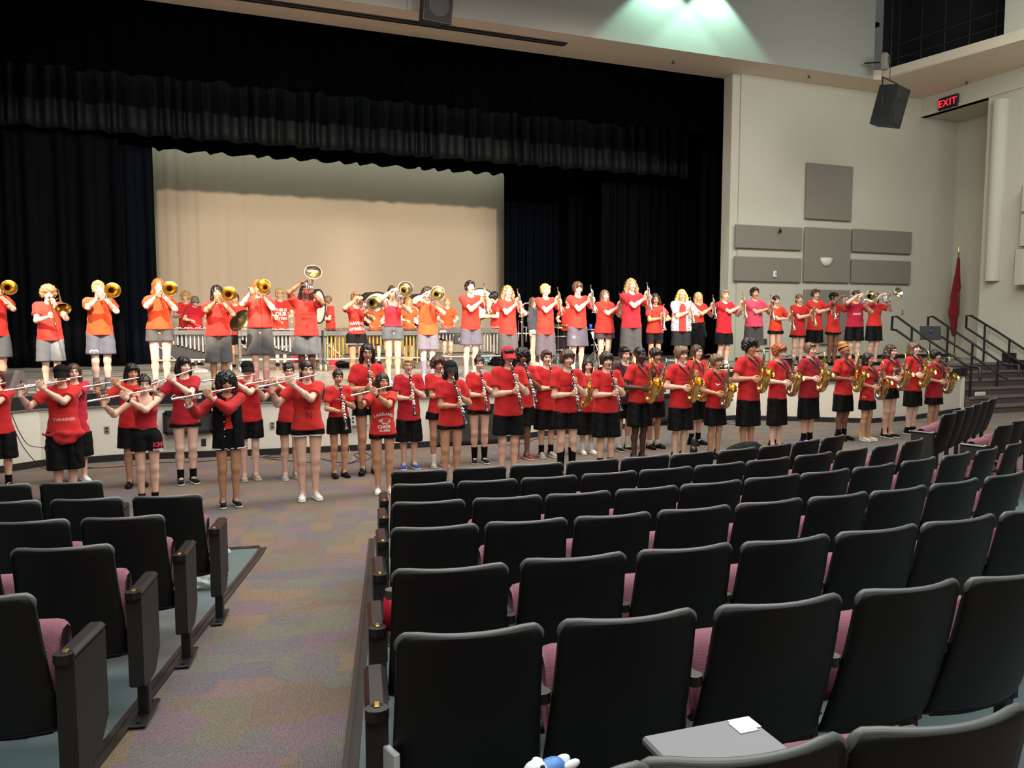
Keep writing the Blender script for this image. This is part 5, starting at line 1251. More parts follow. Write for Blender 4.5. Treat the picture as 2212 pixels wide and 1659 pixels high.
person(1413, 633, 800, SZ, 'trumpet', 16, 'in sunglasses, red shirt and tight black shorts with trumpet', 'curlylong', 'dbrown', 'tan', fem=1, w=1.12, hem=720, bot=742, bc=(52, 46, 54), tight=True, glasses=True, pitch=-6, pa=dict(x=.12, z=1.47, tiltx=4))
person(1470, 624, 800, SZ, 'trumpet', 12, 'in open floral shirt over red with trumpet', 'curlylong', 'blond', 'fair', w=1.08, hem=716, bot=746, bc=(52, 54, 58), glasses=True, pa=dict(x=.12, z=1.54), extra=[overshirt(floral(), True, open_w=.085)])
person(1506, 630, 791, SZ, 'trumpet', 28, 'in black trousers with dark jacket tied at the waist', 'long', 'blond', 'fair', fem=1, w=.95, hem=697, bot=783, bc=(26, 26, 28), pa=dict(x=.22), extra=[tied((44, 44, 48), None, .30)])
person(1562, 624, 799, SZ, 'trumpet', 34, 'in grey knit cap and black shorts, holding trumpet', 'short', 'dblond', 'fair', hem=721, bot=744, bc=(28, 30, 34), shirt=CRIM, hat=('beanie', (86, 94, 108)), sock=((220, 214, 208), .2), shoe='blackwhite', pa=dict(x=.26), inst='trumpet_brass')
person(1626, 619, 797, SZ, 'trumpet', 26, 'in pink shirt and dark grey shorts, holding trumpet', 'short', 'black', 'tan', w=1.08, hem=706, bot=746, bc=(60, 56, 58), shirt=PINK, pa=dict(x=.22, z=1.54), extra=[words([('IRON', .06, 1.20)], (230, 180, 195)), words([('PUP', .05, 1.12)], (230, 180, 195))])
person(1673, 637, 794, SZ, 'trumpet', 30, 'in bright orange shirt and black shorts, holding trumpet', 'pony', 'dbrown', 'fair', fem=1, w=.98, hem=716, bot=721, bc=BLK, shirt=(228, 60, 26), pa=dict(x=.22, z=1.46), inst='trumpet_brass')
person(1722, 634, 792, SZ, 'trumpet', 24, 'in oversized long red shirt, holding trumpet', 'pony', 'lbrown', 'fair', fem=1, w=1.05, hem=726, bot=724, shirt=(196, 28, 26), shoe='converse', pa=dict(x=.20, z=1.52), inst='trumpet_brass')
person(1757, 623, 789, SZ, 'trumpet', 34, 'in red polo and black shorts holding a dark upright horn', 'short', 'brown', 'fair', w=1.0, hem=714, bot=740, pa=dict(x=.24, z=1.54))
person(1797, 631, 789, SZ, 'mello', 44, 'in black head wrap with silver horn, standing on right stage', 'short', 'black', 'brown', fem=1, w=1.10, hem=719, bot=722, bc=BLK, hat=('wrap', (14, 14, 16)), pa=dict(dx=.10, dz=.10), yaw=6, extra=[mark([[(.02 + .03 * math.cos(a), 1.20 + .03 * math.sin(a)) for a in [i * PI / 4 for i in range(8)]]], WHT)])
person(1843, 626, 795, SZ, 'mello', 22, 'in pinkish red shirt whose face hides behind a horn bell', 'buzz', 'dbrown', 'fair', w=1.05, hem=707, bot=736, shirt=(190, 28, 56), shoe='white', pa=dict(dx=.02, dz=-.02), extra=[words([('BAND', .06, 1.19)], WHT)])
person(1885, 630, 788, SZ, 'mello', 42, 'in black shorts, last horn player at the stage right end', 'bob', 'black', 'fair', fem=1, w=1.12, hem=705, bot=736, pa=dict(dx=.10, dz=.22))
# ---- percussion behind the brass line
person(406, 629, 785, SZ, 'front', -4, 'in red shirt half hidden behind a bowed percussionist', 'mop', 'blond', 'fair', hem=712, bot=750, yaw=-20)
person(424, 637, 789, SZ, 'mallets', 16, 'in plain crimson shirt bowed over the left vibraphone', 'fringe', 'grey', 'fair', w=1.08, hem=714, bot=745, bc=G2, pitch=-34, shirt=CRIM)
person(512, 632, 793, SZ, 'front', -8, 'in red shirt and black shorts holding a crash cymbal', 'short', 'brown', 'tan', hem=724, bot=744, bc=BLK, yaw=12)
person(608, 622, 790, SZ, 'mallets', 10, 'in red shirt with white block lettering behind the vibraphone', 'fringe', 'blond', 'fair', glasses=True, hem=712, bot=745, extra=[words([('THIS IS', .085, 1.23), ('OUR', .115, 1.14), ('LETTERS', .07, 1.045)], WHT)])
person(716, 637, 786, SZ, 'front', -82, 'in profile facing left beside a bass drum, head bowed', 'fringe', 'dblond', 'fair', w=.95, hem=712, bot=740, bc=BLK, pitch=-30, shoe='black')
person(812, 641, 786, SZ, 'mallets', 0, 'in orange-red shirt half hidden behind the big silver horn', 'long', 'orange', 'fair', fem=1, hem=714, bot=745, shirt=ORG)
person(884, 640, 786, SZ, 'mallets', 20, 'in orange shirt half hidden beside the red tank top', 'long', 'orange', 'fair', fem=1, hem=712, bot=745, shirt=(226, 92, 40))
person(967, 641, 786, SZ, 'mallets', 4, 'in orange shirt playing the marimba between two horn players', 'pony', 'orange', 'fair', fem=1, hem=712, bot=735, shirt=ORG)
person(1072, 628, 788, SZ, 'front', -70, 'in red shirt bowed towards the clear bass drum head', 'fringe', 'black', 'fair', hem=714, bot=745, pitch=-28, bc=BLK)
person(1152, 641, 789, SZ, 'stand', 70, 'in grey track jacket and denim shorts beside the gong', 'long', 'lbrown', 'fair', fem=1, w=.95, hem=712, bot=722, bc=(130, 150, 176), shirt=(62, 62, 70), shoe='tan', yaw=-15, extra=[overshirt(fabric((58, 58, 66)), True, open_w=.02, long_sl=True, name='track_jacket')])
person(1226, 640, 783, SZ, 'mallets', -10, 'in red shirt at the drums behind a tall trumpeter', 'short', 'brown', 'fair', hem=715, bot=745)
# ---- hall floor: flutes
FL0 = 0.0
person(6, 797, 1056, FL0, 'flute', 4, 'in black shorts at the far left edge, playing flute', 'bob', 'auburn', 'fair', fem=1, w=1.02, hem=936, bot=990, bc=BLK, sock=((14, 14, 16), .2), hpx=2)
person(170, 783, 1040, FL0, 'flute', 6, 'in pinkish red shirt, hidden behind the visor wearer', 'long', 'brown', 'fair', fem=1, w=1.0, hem=945, bot=985, shirt=(190, 26, 56), shoe='white', hpx=166)
person(145, 786, 1078, FL0, 'flute', 4, 'in black visor with jackets tied at the waist', 'pony', 'dbrown', 'fair', fem=1, w=1.12, hem=932, bot=1012, bc=BLK, hat=('cap', (16, 16, 17)), sock=((16, 16, 18), .2), extra=[tied((14, 14, 16), (176, 26, 32), .36), words([('EST', .08, 1.20)], (70, 14, 16)), mark([[(-.11, 1.30), (.09, 1.30), (.09, 1.285), (-.11, 1.285)]], (210, 150, 150)), words([('THRASHER', .05, 1.03)], (214, 160, 160))])
person(294, 782, 1050, FL0, 'flute', 6, 'in plain red shirt and shorts behind the tank top', 'bob', 'black', 'tan', w=1.05, hem=923, bot=965, hpx=292, yaw=8, pitch=-4, shoe='black')
person(322, 808, 1090, FL0, 'flute', 6, 'in red tank top and black shorts with red lettering', 'bun', 'dbrown', 'fair', fem=1, w=.96, hem=924, bot=972, bc=(20, 20, 22), tank=True, shirt=(176, 20, 34), sock=((12, 12, 14), .16), shoe='black', yaw=-4, extra=[words([('KM', .085, .80)], (200, 40, 50), x=.12, name='shorts_lettering', src='HV'), words([('BAND', .045, .735)], WHT, x=.12, name='shorts_lettering', src='HV'), band(1, (16, 16, 18), 'wrist_watch')])
person(405, 768, 1044, FL0, 'flute', 8, 'in dark red script-lettered shirt playing flute', 'bob', 'black', 'pale', fem=1, w=1.04, hem=916, bot=921, bc=BLK, shirt=(168, 18, 34), sock=((12, 12, 14), .2), shoe='converse', yaw=18, pa=dict(drop=.30), extra=[words([('Coca-Cola', .088, 1.175)], WHT, shear=.3), mark([[(-.07 + .03 * i, 1.30 - .012 * i), (-.06 + .03 * i, 1.30 - .012 * i), (-.065 + .03 * i, 1.288 - .012 * i)] for i in range(3)], WHT)])
person(497, 803, 1093, FL0, 'flute', 6, 'in black varsity jacket with red sleeves playing flute', 'afro', 'black', 'olive', fem=1, w=.96, hem=925, bot=968, bc=(20, 20, 24), shoe='blackwhite', extra=[overshirt(fabric((18, 18, 21)), True, open_w=.078, hem=.74, long_sl=True, name='varsity_jacket', slm=fabric((170, 22, 26))), trim_white])
person(541, 778, 1036, FL0, 'flute', 8, 'in black cap and plain red shirt playing flute', 'pony', 'auburn', 'pale', w=1.0, hem=910, bot=946, hat=('cap', (22, 20, 20)), shoe='tan', pa=dict(drop=.08))
person(629, 781, 1034, FL0, 'flute', 8, 'in red shirt and glasses, half hidden behind the braids', 'pony', 'black', 'fair', fem=1, w=.96, hem=911, bot=937, glasses=True, shoe='grey', hpx=637)
person(668, 775, 1078, FL0, 'flute', 8, 'in long red shirt and white-piped black shorts, mint shoes', 'braids', 'dbrown', 'fair', fem=1, w=1.14, hem=927, bot=940, bc=BLK, shirt=(196, 34, 28), shoe='white', yaw=6, pa=dict(drop=.16), extra=[trim_white, band(1, (200, 196, 186)), words([('SENIOR', .035, 1.13), ('N', .10, 1.05)], (120, 20, 22))])
person(829, 803, 1064, FL0, 'flute', 10, 'in red cheer alumni shirt and bright white shoes', 'long', 'dbrown', 'tan', fem=1, w=1.12, hem=938, bot=946, bc=BLK, shoe='white', yaw=14, shirt=(198, 36, 28), pa=dict(drop=.12, f=.75), extra=[words([('LAKELAND', .055, 1.135)], WHT, bend=2.0), words([('CHEER', .06, .955), ('ALUMNI', .04, .905)], WHT), mark([[(-.09, 1.04), (-.03, 1.075), (.03, 1.085), (.09, 1.06), (.08, 1.02), (.04, 1.00), (.05, .985), (.0, 1.00), (-.02, .985), (-.04, 1.02)]], (180, 184, 178)), band(1, (16, 16, 18), 'wrist_watch'), band(-1, (16, 16, 18))])
# clarinets
person(734, 796, 1030, FL0, 'clarinet', 12, 'in fitted red tee with small white print, playing clarinet', 'pony', 'dbrown', 'tan', fem=1, w=.94, hem=900, bot=936, shoe='black', pa=dict(tx=.04), extra=[words([('CLUB', .035, 1.25)], (214, 170, 168), x=-.02)])
person(797, 740, 1023, FL0, 'clarinet', 6, 'in white logo shirt, the tall one, playing clarinet', 'longer', 'black', 'tan', fem=1, w=1.06, hem=866, bot=896, glasses=True, shoe='black', pa=dict(tx=.02), extra=[words([('CAT', .05, 1.25)], WHT, x=.03)])
person(884, 770, 1012, FL0, 'clarinet', 8, 'in blue sneakers and black shorts playing clarinet', 'short', 'blond', 'fair', w=.98, hem=908, bot=953, glasses=True, shirt=(180, 22, 32), shoe='blue', pa=dict(tx=.06))
person(948, 768, 1008, FL0, 'clarinet', 10, 'in plain red shirt, half hidden behind the capped player', 'mop', 'brown', 'tan', fem=1, w=.96, hem=892, bot=905, sock=((220, 218, 210), .2), shoe='tan', yaw=10, pa=dict(tx=.25))
person(975, 777, 1046, FL0, 'clarinet', 12, 'in dark grey cap and long red shirt playing clarinet', 'longer', 'black', 'tan', fem=1, w=1.04, hem=920, bot=926, hat=('cap', (40, 40, 44)), glasses=True, shoe='converse', pa=dict(tx=.18))
person(1036, 767, 1000, FL0, 'clarinet', 8, 'in loose red shirt and tall black socks playing clarinet', 'bun', 'dbrown', 'fair', fem=1, w=1.04, hem=886, bot=894, sock=((12, 12, 14), .26), shoe='blackwhite', pa=dict(tx=.10))
person(1128, 752, 992, FL0, 'clarinet', 14, 'in red shirt with red shoes, hidden behind the red cap', 'afro', 'black', 'brown', w=1.0, hem=880, bot=918, shoe='red', pa=dict(tx=.20))
person(1098, 746, 1034, FL0, 'clarinet', 14, 'in bright red baseball cap playing clarinet', 'bob', 'black', 'fair', w=1.06, hem=897, bot=938, bc=(22, 24, 26), hat=('cap', (176, 20, 40)), shoe='black', pa=dict(tx=.14))
person(1180, 754, 987, FL0, 'clarinet', 18, 'in red shirt and grey sneakers playing clarinet', 'short', 'brown', 'fair', hem=885, bot=927, shoe='grey', sock=((14, 14, 16), .2), pa=dict(tx=.14))
person(1224, 753, 1030, FL0, 'clarinet', 16, 'in dark-printed red shirt and tall black socks playing clarinet', 'fringe', 'brown', 'fair', hem=890, bot=925, shoe='black', sock=((12, 12, 14), .40), pa=dict(tx=.08), yaw=6, extra=[words([('WOLF PACK', .042, 1.235), ('TOPS', .05, 1.175)], (84, 12, 16)), band(-1, (200, 180, 90))])
person(1308, 758, 1018, FL0, 'clarinet', 22, 'in red heart-print shirt and long black shorts playing clarinet', 'fringe', 'dbrown', 'fair', w=1.04, hem=891, bot=943, shoe='black', sock=((14, 14, 16), .2), pa=dict(tx=.12), extra=[words([('HEARTLAND', .026, 1.23)], (110, 14, 16)), words([('v', .20, 1.10)], (140, 14, 18))])
# saxophones
person(1268, 773, 980, FL0, 'alto', 20, 'in white shoes behind the clarinets, playing alto saxophone', 'long', 'dbrown', 'fair', fem=1, w=1.04, hem=890, bot=938, sock=((222, 222, 216), .2), shoe='white', pa=dict(roll=20, tilt=-6))
person(1347, 748, 974, FL0, 'alto', 28, 'in maroon and black shirt with backwards cap, playing saxophone', 'short', 'brown', 'fair', hem=872, bot=903, shirt=(66, 22, 34), hat=('backcap', (14, 14, 16)), sock=((220, 218, 212), .24), shoe='blackwhite', yaw=6, pa=dict(roll=22))
person(1412, 749, 968, FL0, 'alto', 40, 'in crimson shirt and charcoal sneakers, playing saxophone behind others', 'fringe', 'dbrown', 'tan', w=1.0, hem=867, bot=901, shirt=(180, 20, 40), shoe='black', sock=((220, 218, 212), .14), pitch=-8, pa=dict(roll=18), inst='alto_dark')
person(1380, 747, 996, FL0, 'alto', 40, 'in plain red shirt, leftmost of the front-row saxophonists', 'buzz', 'black', 'dark', w=.98, hem=870, bot=920, shoe='black', pa=dict(roll=6))
person(1502, 743, 960, FL0, 'tenor', 46, 'in glasses holding the larger tenor saxophone', 'long', 'brown', 'pale', w=1.08, hem=862, bot=905, glasses=True, shirt=(198, 36, 34), shoe='black', sock=((16, 16, 18), .2), pa=dict(roll=18))
person(1468, 746, 994, FL0, 'alto', 40, 'in lettered red shirt and long black shorts, playing saxophone', 'fringe', 'lbrown', 'fair', w=1.04, hem=881, bot=928, shoe='black', pa=dict(roll=4), extra=[words([('WILDCATS', .045, 1.22), ('BAND', .05, 1.15), ('CAMP', .045, 1.08)], (120, 14, 18))])
person(1543, 763, 988, FL0, 'alto', 42, 'in red shirt with white swoosh mark, playing saxophone', 'fringe', 'lbrown', 'tan', w=.96, hem=882, bot=918, shoe='black', pa=dict(roll=8), extra=[mark([[(-.085, 1.245), (-.078, 1.215), (-.055, 1.20), (-.02, 1.207), (.09, 1.262), (-.02, 1.228), (-.055, 1.225), (-.072, 1.235)]], WHT)], inst='alto_dark')
person(1614, 730, 980, FL0, 'alto', 48, 'in plain red shirt, tallest of the saxophonists', 'mop', 'black', 'tan', w=1.04, hem=865, bot=919, glasses=True, shoe='black', pa=dict(roll=6))
person(1676, 742, 968, FL0, 'alto', 56, 'in long black shorts right of the tallest saxophonist', 'mop', 'ginger', 'pale', w=.98, hem=862, bot=918, shoe='black', pitch=-6, pa=dict(roll=6), inst='alto_dark')
person(1744, 738, 960, FL0, 'alto', 54, 'in shiny dark red jersey, playing saxophone', 'short', 'lbrown', 'fair', w=1.12, hem=859, bot=904, shirt=(150, 16, 28), shoe='blue', sock=((14, 14, 18), .2), pa=dict(roll=10))
person(1818, 742, 950, FL0, 'alto', 54, 'in black headband, red shirt and black shorts, playing saxophone', 'puff', 'orange', 'brown', fem=1, w=1.08, hem=853, bot=888, hat=('headband', (16, 16, 18)), sock=((14, 14, 16), .2), shoe='black', pa=dict(roll=4))
person(1870, 760, 952, FL0, 'alto', 58, 'in cream high-top shoes, playing saxophone', 'long', 'dbrown', 'tan', fem=1, w=.98, hem=866, bot=884, bc=(24, 26, 28), shoe='cream', pa=dict(roll=8), inst='alto_dark')
person(1918, 743, 945, FL0, 'alto', 56, 'in shirt with round colourful print, playing saxophone', 'curlylong', 'brown', 'fair', fem=1, w=1.0, hem=838, bot=860, shoe='converse', pa=dict(roll=12), extra=[mark([[(.02 + .09 * math.cos(a), 1.19 + .10 * math.sin(a)) for a in [i * PI / 8 for i in range(16)]]], (206, 206, 196)), mark([[(.02 + .075 * math.cos(a), 1.185 + .085 * math.sin(a)) for a in [i * PI / 8 for i in range(16)]]], (70, 76, 112), name='print_centre'), mark([[(-.05 + .03 * math.cos(a), 1.28 + .025 * math.sin(a)) for a in [i * PI / 4 for i in range(8)]], [(.08 + .03 * math.cos(a), 1.28 + .025 * math.sin(a)) for a in [i * PI / 4 for i in range(8)]]], (206, 186, 120), name='print_flowers')], inst='alto_dark')
person(1968, 737, 938, FL0, 'alto', 60, 'in red shirt with white bird print, playing saxophone', 'bob', 'lbrown', 'pale', w=.98, hem=845, bot=877, shoe='blackwhite', sock=((16, 16, 18), .14), pa=dict(roll=8, tilt=10), pitch=6, extra=[words([('Chicks', .055, 1.28)], (226, 160, 170), shear=.2), mark([[(.0, 1.24), (.035, 1.25), (.05, 1.20), (.06, 1.14), (.04, 1.08), (.055, 1.03), (.02, 1.05), (.0, 1.10), (-.02, 1.18)]], (222, 206, 210)), band(-1, (200, 40, 40))])
person(2014, 754, 936, FL0, 'alto', 58, 'in dark red shirt, rightmost of the saxophonists', 'fringe', 'black', 'tan', w=1.12, hem=859, bot=873, shirt=(162, 18, 34), shoe='black', pa=dict(roll=6), pitch=4, inst='alto_dark')
# ================================================================== PERCUSSION AND STAGE EQUIPMENT
CHR = mat('chrome', (.80, .80, .82), .15, metal=1.0); ALU = mat('brushed aluminium', (.62, .62, .62), .35, metal=1.0); FGR = mat('instrument frame grey', srgb(74, 76, 76), .45); GOLDR = mat('gold resonator', (.72, .56, .22), .32, metal=1.0)
BARW = mat('silver tone bar', (.78, .78, .76), .25, metal=1.0); ROSE = mat('rosewood bar', srgb(96, 52, 36), .4); DRP = mat('black cover cloth', (.018, .018, .02), .8); WHD = mat('drum head white', srgb(226, 222, 216), .5); CREAMT = mat('cream tyre', srgb(186, 178, 150), .6)
def caster(root, x, y, r=.075, m=CREAMT):
    o = MB().tube([(x, y + .02 * math.cos(a) * 0, 0) for a in (0,)] * 0 or [(x - .012, y, r), (x + .012, y, r)], r, 18).build('wheel', m, root)
    b = MB(); b.cyl((x - .022, y, r), (x + .022, y, r), r * .28, seg=8); b.tube([(x + .025, y, r), (x + .025, y, r * 2 + .03), (x, y, r * 2 + .05)], .008, 6); b.tube([(x - .025, y, r), (x - .025, y, r * 2 + .03), (x, y, r * 2 + .05)], .008, 6); b.build('caster_fork', CHR, root)
def keyboard(xl, xr, ytop, Y, label, bar, reso, down, lettering=None, skirt=None, name='vibraphone', pouch=None, rot=0):
    A, B = at(xl, ytop, Y=Y), at(xr, ytop, Y=Y); L = B.x - A.x; Hh = (A.z + B.z) / 2 - SZ
    R = empty(name, (A.x, Y, SZ), rot, label, 'mallet instrument', 'mallet keyboards on stage')
    b = MB(); b.rbox((L / 2, .0, Hh - .09), (L, .035, .10), .008); b.rbox((L / 2, .62, Hh - .09), (L, .035, .10), .008); b.build('rail', FGR, R)
    for x in (.03, L - .03):
        b = MB(); b.rbox((x, .31, Hh - .09), (.07, .70, .13), .012); b.rbox((x, .05, Hh / 2 + .05), (.05, .05, Hh - .25), .008); b.rbox((x, .57, Hh / 2 + .05), (.05, .05, Hh - .25), .008); b.rbox((x, .31, .20), (.05, .74, .05), .008); b.build('end_frame', FGR, R)
        for y in (-.02, .64): caster(R, x, y)
    b = MB(); b.cyl((0, .05, .26), (L, .05, .26), .014, seg=8); b.cyl((0, .57, .26), (L, .57, .26), .014, seg=8); b.tube([(.05, .05, Hh - .3), (.45, .08, .26)], .01, 6); b.build('cross_brace', ALU, R)
    n = int(L / .058); b = MB()
    for i in range(n):
        x = .06 + (L - .12) * (i + .5) / n; w = (L - .12) / n * .82; l = .30 - .10 * i / n if down else .20 + .10 * i / n; b.rbox((x, .19, Hh - .012), (w, l, .014), .003)
        if i % 7 not in (2, 6): b.rbox((x + w * .6, .46, Hh + .012), (w, l, .014), .003)
    b.build('tone_bars', bar, R)
    n2 = max(6, int(L / .085)); m = MB(); m.tube([(0, 0, 0), (0, 0, -1)], .030, 12); pm = m.mesh('resonator', reso)
    for i in range(n2):
        t = i / (n2 - 1); o = link_mesh('resonator', pm, R); h = (.10 + .42 * t) if not down else (.46 - .34 * t) if name != 'marimba' else .22 + .40 * abs(t - .5) * 2 - (.05 if i % 3 else 0); o.location = (.09 + (L - .18) * t, .10, Hh - .13); o.scale = (1, 1, h)
    if skirt:
        b = MB(); z0, z1 = skirt; b.add([(.08, .06 + .012 * math.sin(i * 1.7) * k, (z1 if k else z0) * Hh) if False else (.08 + (L - .16) * i / 30, .135 + .010 * math.sin(i * 1.7), (z0 if k == 0 else z1) * Hh) for k in (0, 1) for i in range(31)], [(i, i + 1, 32 + i, 31 + i) for i in range(30)], 0, True); sk = b.build('cover_skirt', DRP, R)
    if lettering:
        for (t, sz, x, z) in lettering: text_obj('lettering', t, sz, mat('letter white', srgb(230, 228, 222), .6), R, Matrix.Translation((x * L, -.025 if z > .8 else .11, z * Hh)) @ Matrix.Rotation(PI / 2, 4, 'X'))
    if pouch:
        for (x, z, w, h, t) in pouch:
            b = MB(); b.rbox((x * L, -.03, z * Hh), (w, .05, h), .02); b.build('stick_pouch', DRP, R)
            if t: text_obj('pouch_lettering', t, h * .42, mat('letter white', srgb(230, 228, 222), .6), R, Matrix.Translation((x * L, -.06, z * Hh)) @ Matrix.Rotation(PI / 2, 4, 'X'), shear=.2)
    return R
keyboard(326, 500, 709, 17.6, 'silver vibraphone at the left of the stage behind two trombonists', BARW, ALU, False, skirt=(.30, .62), lettering=None)
keyboard(514, 694, 711, 17.1, 'silver vibraphone behind the long-haired trombonist, black cover below', BARW, ALU, False, skirt=(.40, .56))
keyboard(699, 912, 711, 16.9, 'marimba with gold resonator tubes between the silver horn players', ROSE, GOLDR, True, name='marimba', pouch=[(.36, .62, .34, .20, 'Pearl'), (.43, .42, .14, .15, 'KS')], lettering=None)
keyboard(936, 1092, 707, 17.2, 'silver-tubed vibraphone behind the mauve-shorts trumpeter', BARW, ALU, False, name='xylophone', pouch=[(.38, .70, .40, .22, 'Pearl')], lettering=[('MUSSER', .045, .13, .90)])
def bass_drum(px, py, rpx, Y, label, yaw=25, c=(60, 20, 26)):
    C = at(px, py, Y=Y); r = rpx / FPX * (C - Vector((0, 0, EYE))).dot(_f); R = empty('bass_drum', (C.x, C.y, SZ), math.radians(yaw), label, 'drum', 'marching bass drums'); z = C.z - SZ
    ax = Matrix.Translation((0, 0, z)) @ Matrix.Rotation(PI / 2, 4, 'X')
    b = MB(); b.lathe([(r, -.18), (r, .18)], ax, 28); b.build('shell', mat('drum shell', srgb(*c), .3), R)
    b = MB(); b.lathe([(0, .185), (r * .97, .18)], ax, 28); b.build('drum_head', WHD, R); b = MB(); b.lathe([(0, -.185), (r * .97, -.18)], ax, 28); b.build('drum_head', WHD, R)
    b = MB()
    for s in (-1, 1): b.lathe([(r * .96, s * .20), (r * 1.04, s * .20), (r * 1.04, s * .165), (r * .99, s * .165)], ax, 28)
    b.build('hoops', FRM, R); b = MB()
    for k in range(10): a = 2 * PI * k / 10; b.cyl(ax @ Vector((r * 1.05 * math.cos(a), r * 1.05 * math.sin(a), .19)), ax @ Vector((r * 1.05 * math.cos(a), r * 1.05 * math.sin(a), -.19)), .008, seg=6)
    b.build('tension_rods', CHR, R)
    b = MB(); b.cyl((0, 0, .05), (0, 0, z - r), .018, seg=8)
    for a in (0, 2.1, 4.2): b.tube([(0, 0, .35), (.32 * math.cos(a), .32 * math.sin(a), .012)], .012, 6)
    b.tube([(-.2, 0, z - r * .9), (0, 0, z - r - .05), (.2, 0, z - r * .9)], .012, 6); b.build('stand', CHR, R)
bass_drum(673, 662, 36, 19.0, 'bass drum with white head behind the raised silver horn', 62)
bass_drum(808, 668, 36, 20.6, 'bass drum behind the horn player with white-lettered shirt', 20)
bass_drum(902, 670, 34, 20.6, 'bass drum between the red tank top and the orange shirt', 20)
bass_drum(1036, 656, 32, 19.0, 'bass drum with black hoop right behind the first trumpeter', -12)
# crash cymbals held by the black-shorts player
def cymbal(pos, R3, r, label, nm='cymbal', grp=None, strap=True):
    o = empty(nm, (0, 0, 0), 0, label, 'cymbal', grp); M = R3.to_4x4(); M.translation = pos; o.matrix_world = M
    b = MB(); b.lathe([(0, .045), (.03, .040), (.06, .022), (r * .6, .010), (r, -.006), (r, -.009), (r * .6, .006), (.06, .016), (0, .038)], None, 32); b.build('plate', mat('bronze cymbal', (.62, .46, .20), .30, metal=1.0), o)
    MB().ell((0, 0, .05), (.018, .018, .008)).build('strap', STRAP, o)
c = at(518, 692, Y=17.95); cymbal(c, frame((0, 0, 0), (-.62, -.62, .50)).to_3x3(), .27, 'bronze crash cymbal tilted on edge, held beside the long-haired trombonist', 'crash_cymbal')
c = at(1206, 704, Y=17.3); cymbal(c, Rx(math.radians(14)), .21, 'flat bronze cymbal behind the blond trumpeter, above a black drum', 'suspended_cymbal')
b = MB(); b.cyl((c.x, c.y, SZ), (c.x, c.y, c.z), .012, seg=8)
for a in (0, 2.1, 4.2): b.tube([(c.x, c.y, SZ + .3), (c.x + .3 * math.cos(a), c.y + .3 * math.sin(a), SZ + .012)], .010, 6)
tag(b.build('cymbal_stand', CHR), 'chrome tripod stand under the flat bronze cymbal', 'cymbal stand')
# gong on its frame with a rack
g = at(1160, 690, Y=18.9); o = empty('gong', (g.x, g.y, g.z), 0, 'large grey gong leaning beside the track-jacket wearer', 'gong'); b = MB(); b.lathe([(0, .03), (.06, .03), (.09, .012), (.30, .008), (.33, -.03), (.325, -.03), (.29, 0), (0, .01)], Matrix.Rotation(PI / 2, 4, 'X') @ Matrix.Rotation(.35, 4, 'Y'), 32); b.build('disc', mat('grey bronze', (.30, .29, .27), .4, metal=.8), o)
b = MB(); b.cyl((0, 0, .33), (0, 0, .42), .004, seg=5); b.build('cord', STRAP, o)
p0, p1 = at(1128, 655, Y=19.1), at(1216, 655, Y=19.1); z = p0.z
b = MB(); b.tube([(p0.x, 19.1, SZ + .1), (p0.x, 19.1, z - .1), (p0.x + .03, 19.1, z - .03), (p0.x + .1, 19.1, z), (p1.x - .1, 19.1, z), (p1.x - .03, 19.1, z - .03), (p1.x, 19.1, z - .1), (p1.x, 19.1, SZ + .1)], .022, 10)
b.cyl((p0.x, 18.75, SZ + .09), (p0.x, 19.45, SZ + .09), .02, seg=8); b.cyl((p1.x, 18.75, SZ + .09), (p1.x, 19.45, SZ + .09), .02, seg=8)
for x in (p0.x, p1.x):
    for y in (18.75, 19.45): b.cyl((x - .012, y, SZ + .045), (x + .012, y, SZ + .045), .045, seg=12)
tag(b.build('tube_rack', CHR), 'tall chrome tube frame on wheels behind the blond trumpeter', 'frame')
# accessory rack: pole, ride cymbal arm, clamps
q = at(1129, 785, z=SZ); q = Vector((q.x, 16.7, SZ)); q.x = at(1129, 700, Y=16.7).x; R = empty('percussion_rack', q, 0, 'silver percussion rack pole between two trumpeters, with clamps and tubes', 'rack')
b = MB(); b.cyl((0, 0, .12), (0, 0, 1.30), .020, seg=10); b.build('pole', CHR, R); b = MB()
b.tube([(0, 0, 1.05), (-.10, 0, 1.10), (-.10, 0, .62)], .012, 8); b.tube([(.0, 0, .95), (.09, 0, .95), (.09, 0, .60)], .016, 8); b.cyl((-.14, 0, .80), (.15, 0, .80), .012, seg=8); b.build('clamp_tubes', CHR, R)
b = MB(); b.lathe([(0, .02), (.03, .015), (.16, 0), (.16, -.004), (0, .01)], Matrix.Translation((.02, -.02, 1.30)) @ Matrix.Rotation(.3, 4, 'X'), 24); b.build('small_cymbal', mat('dull bronze', (.40, .36, .28), .4, metal=.8), R)
b = MB(); b.rbox((0, 0, .13), (.34, .06, .05), .01); b.build('base_bar', ALU, R)
for x in (-.14, .14): caster(R, x, 0, .05, BLACKB)
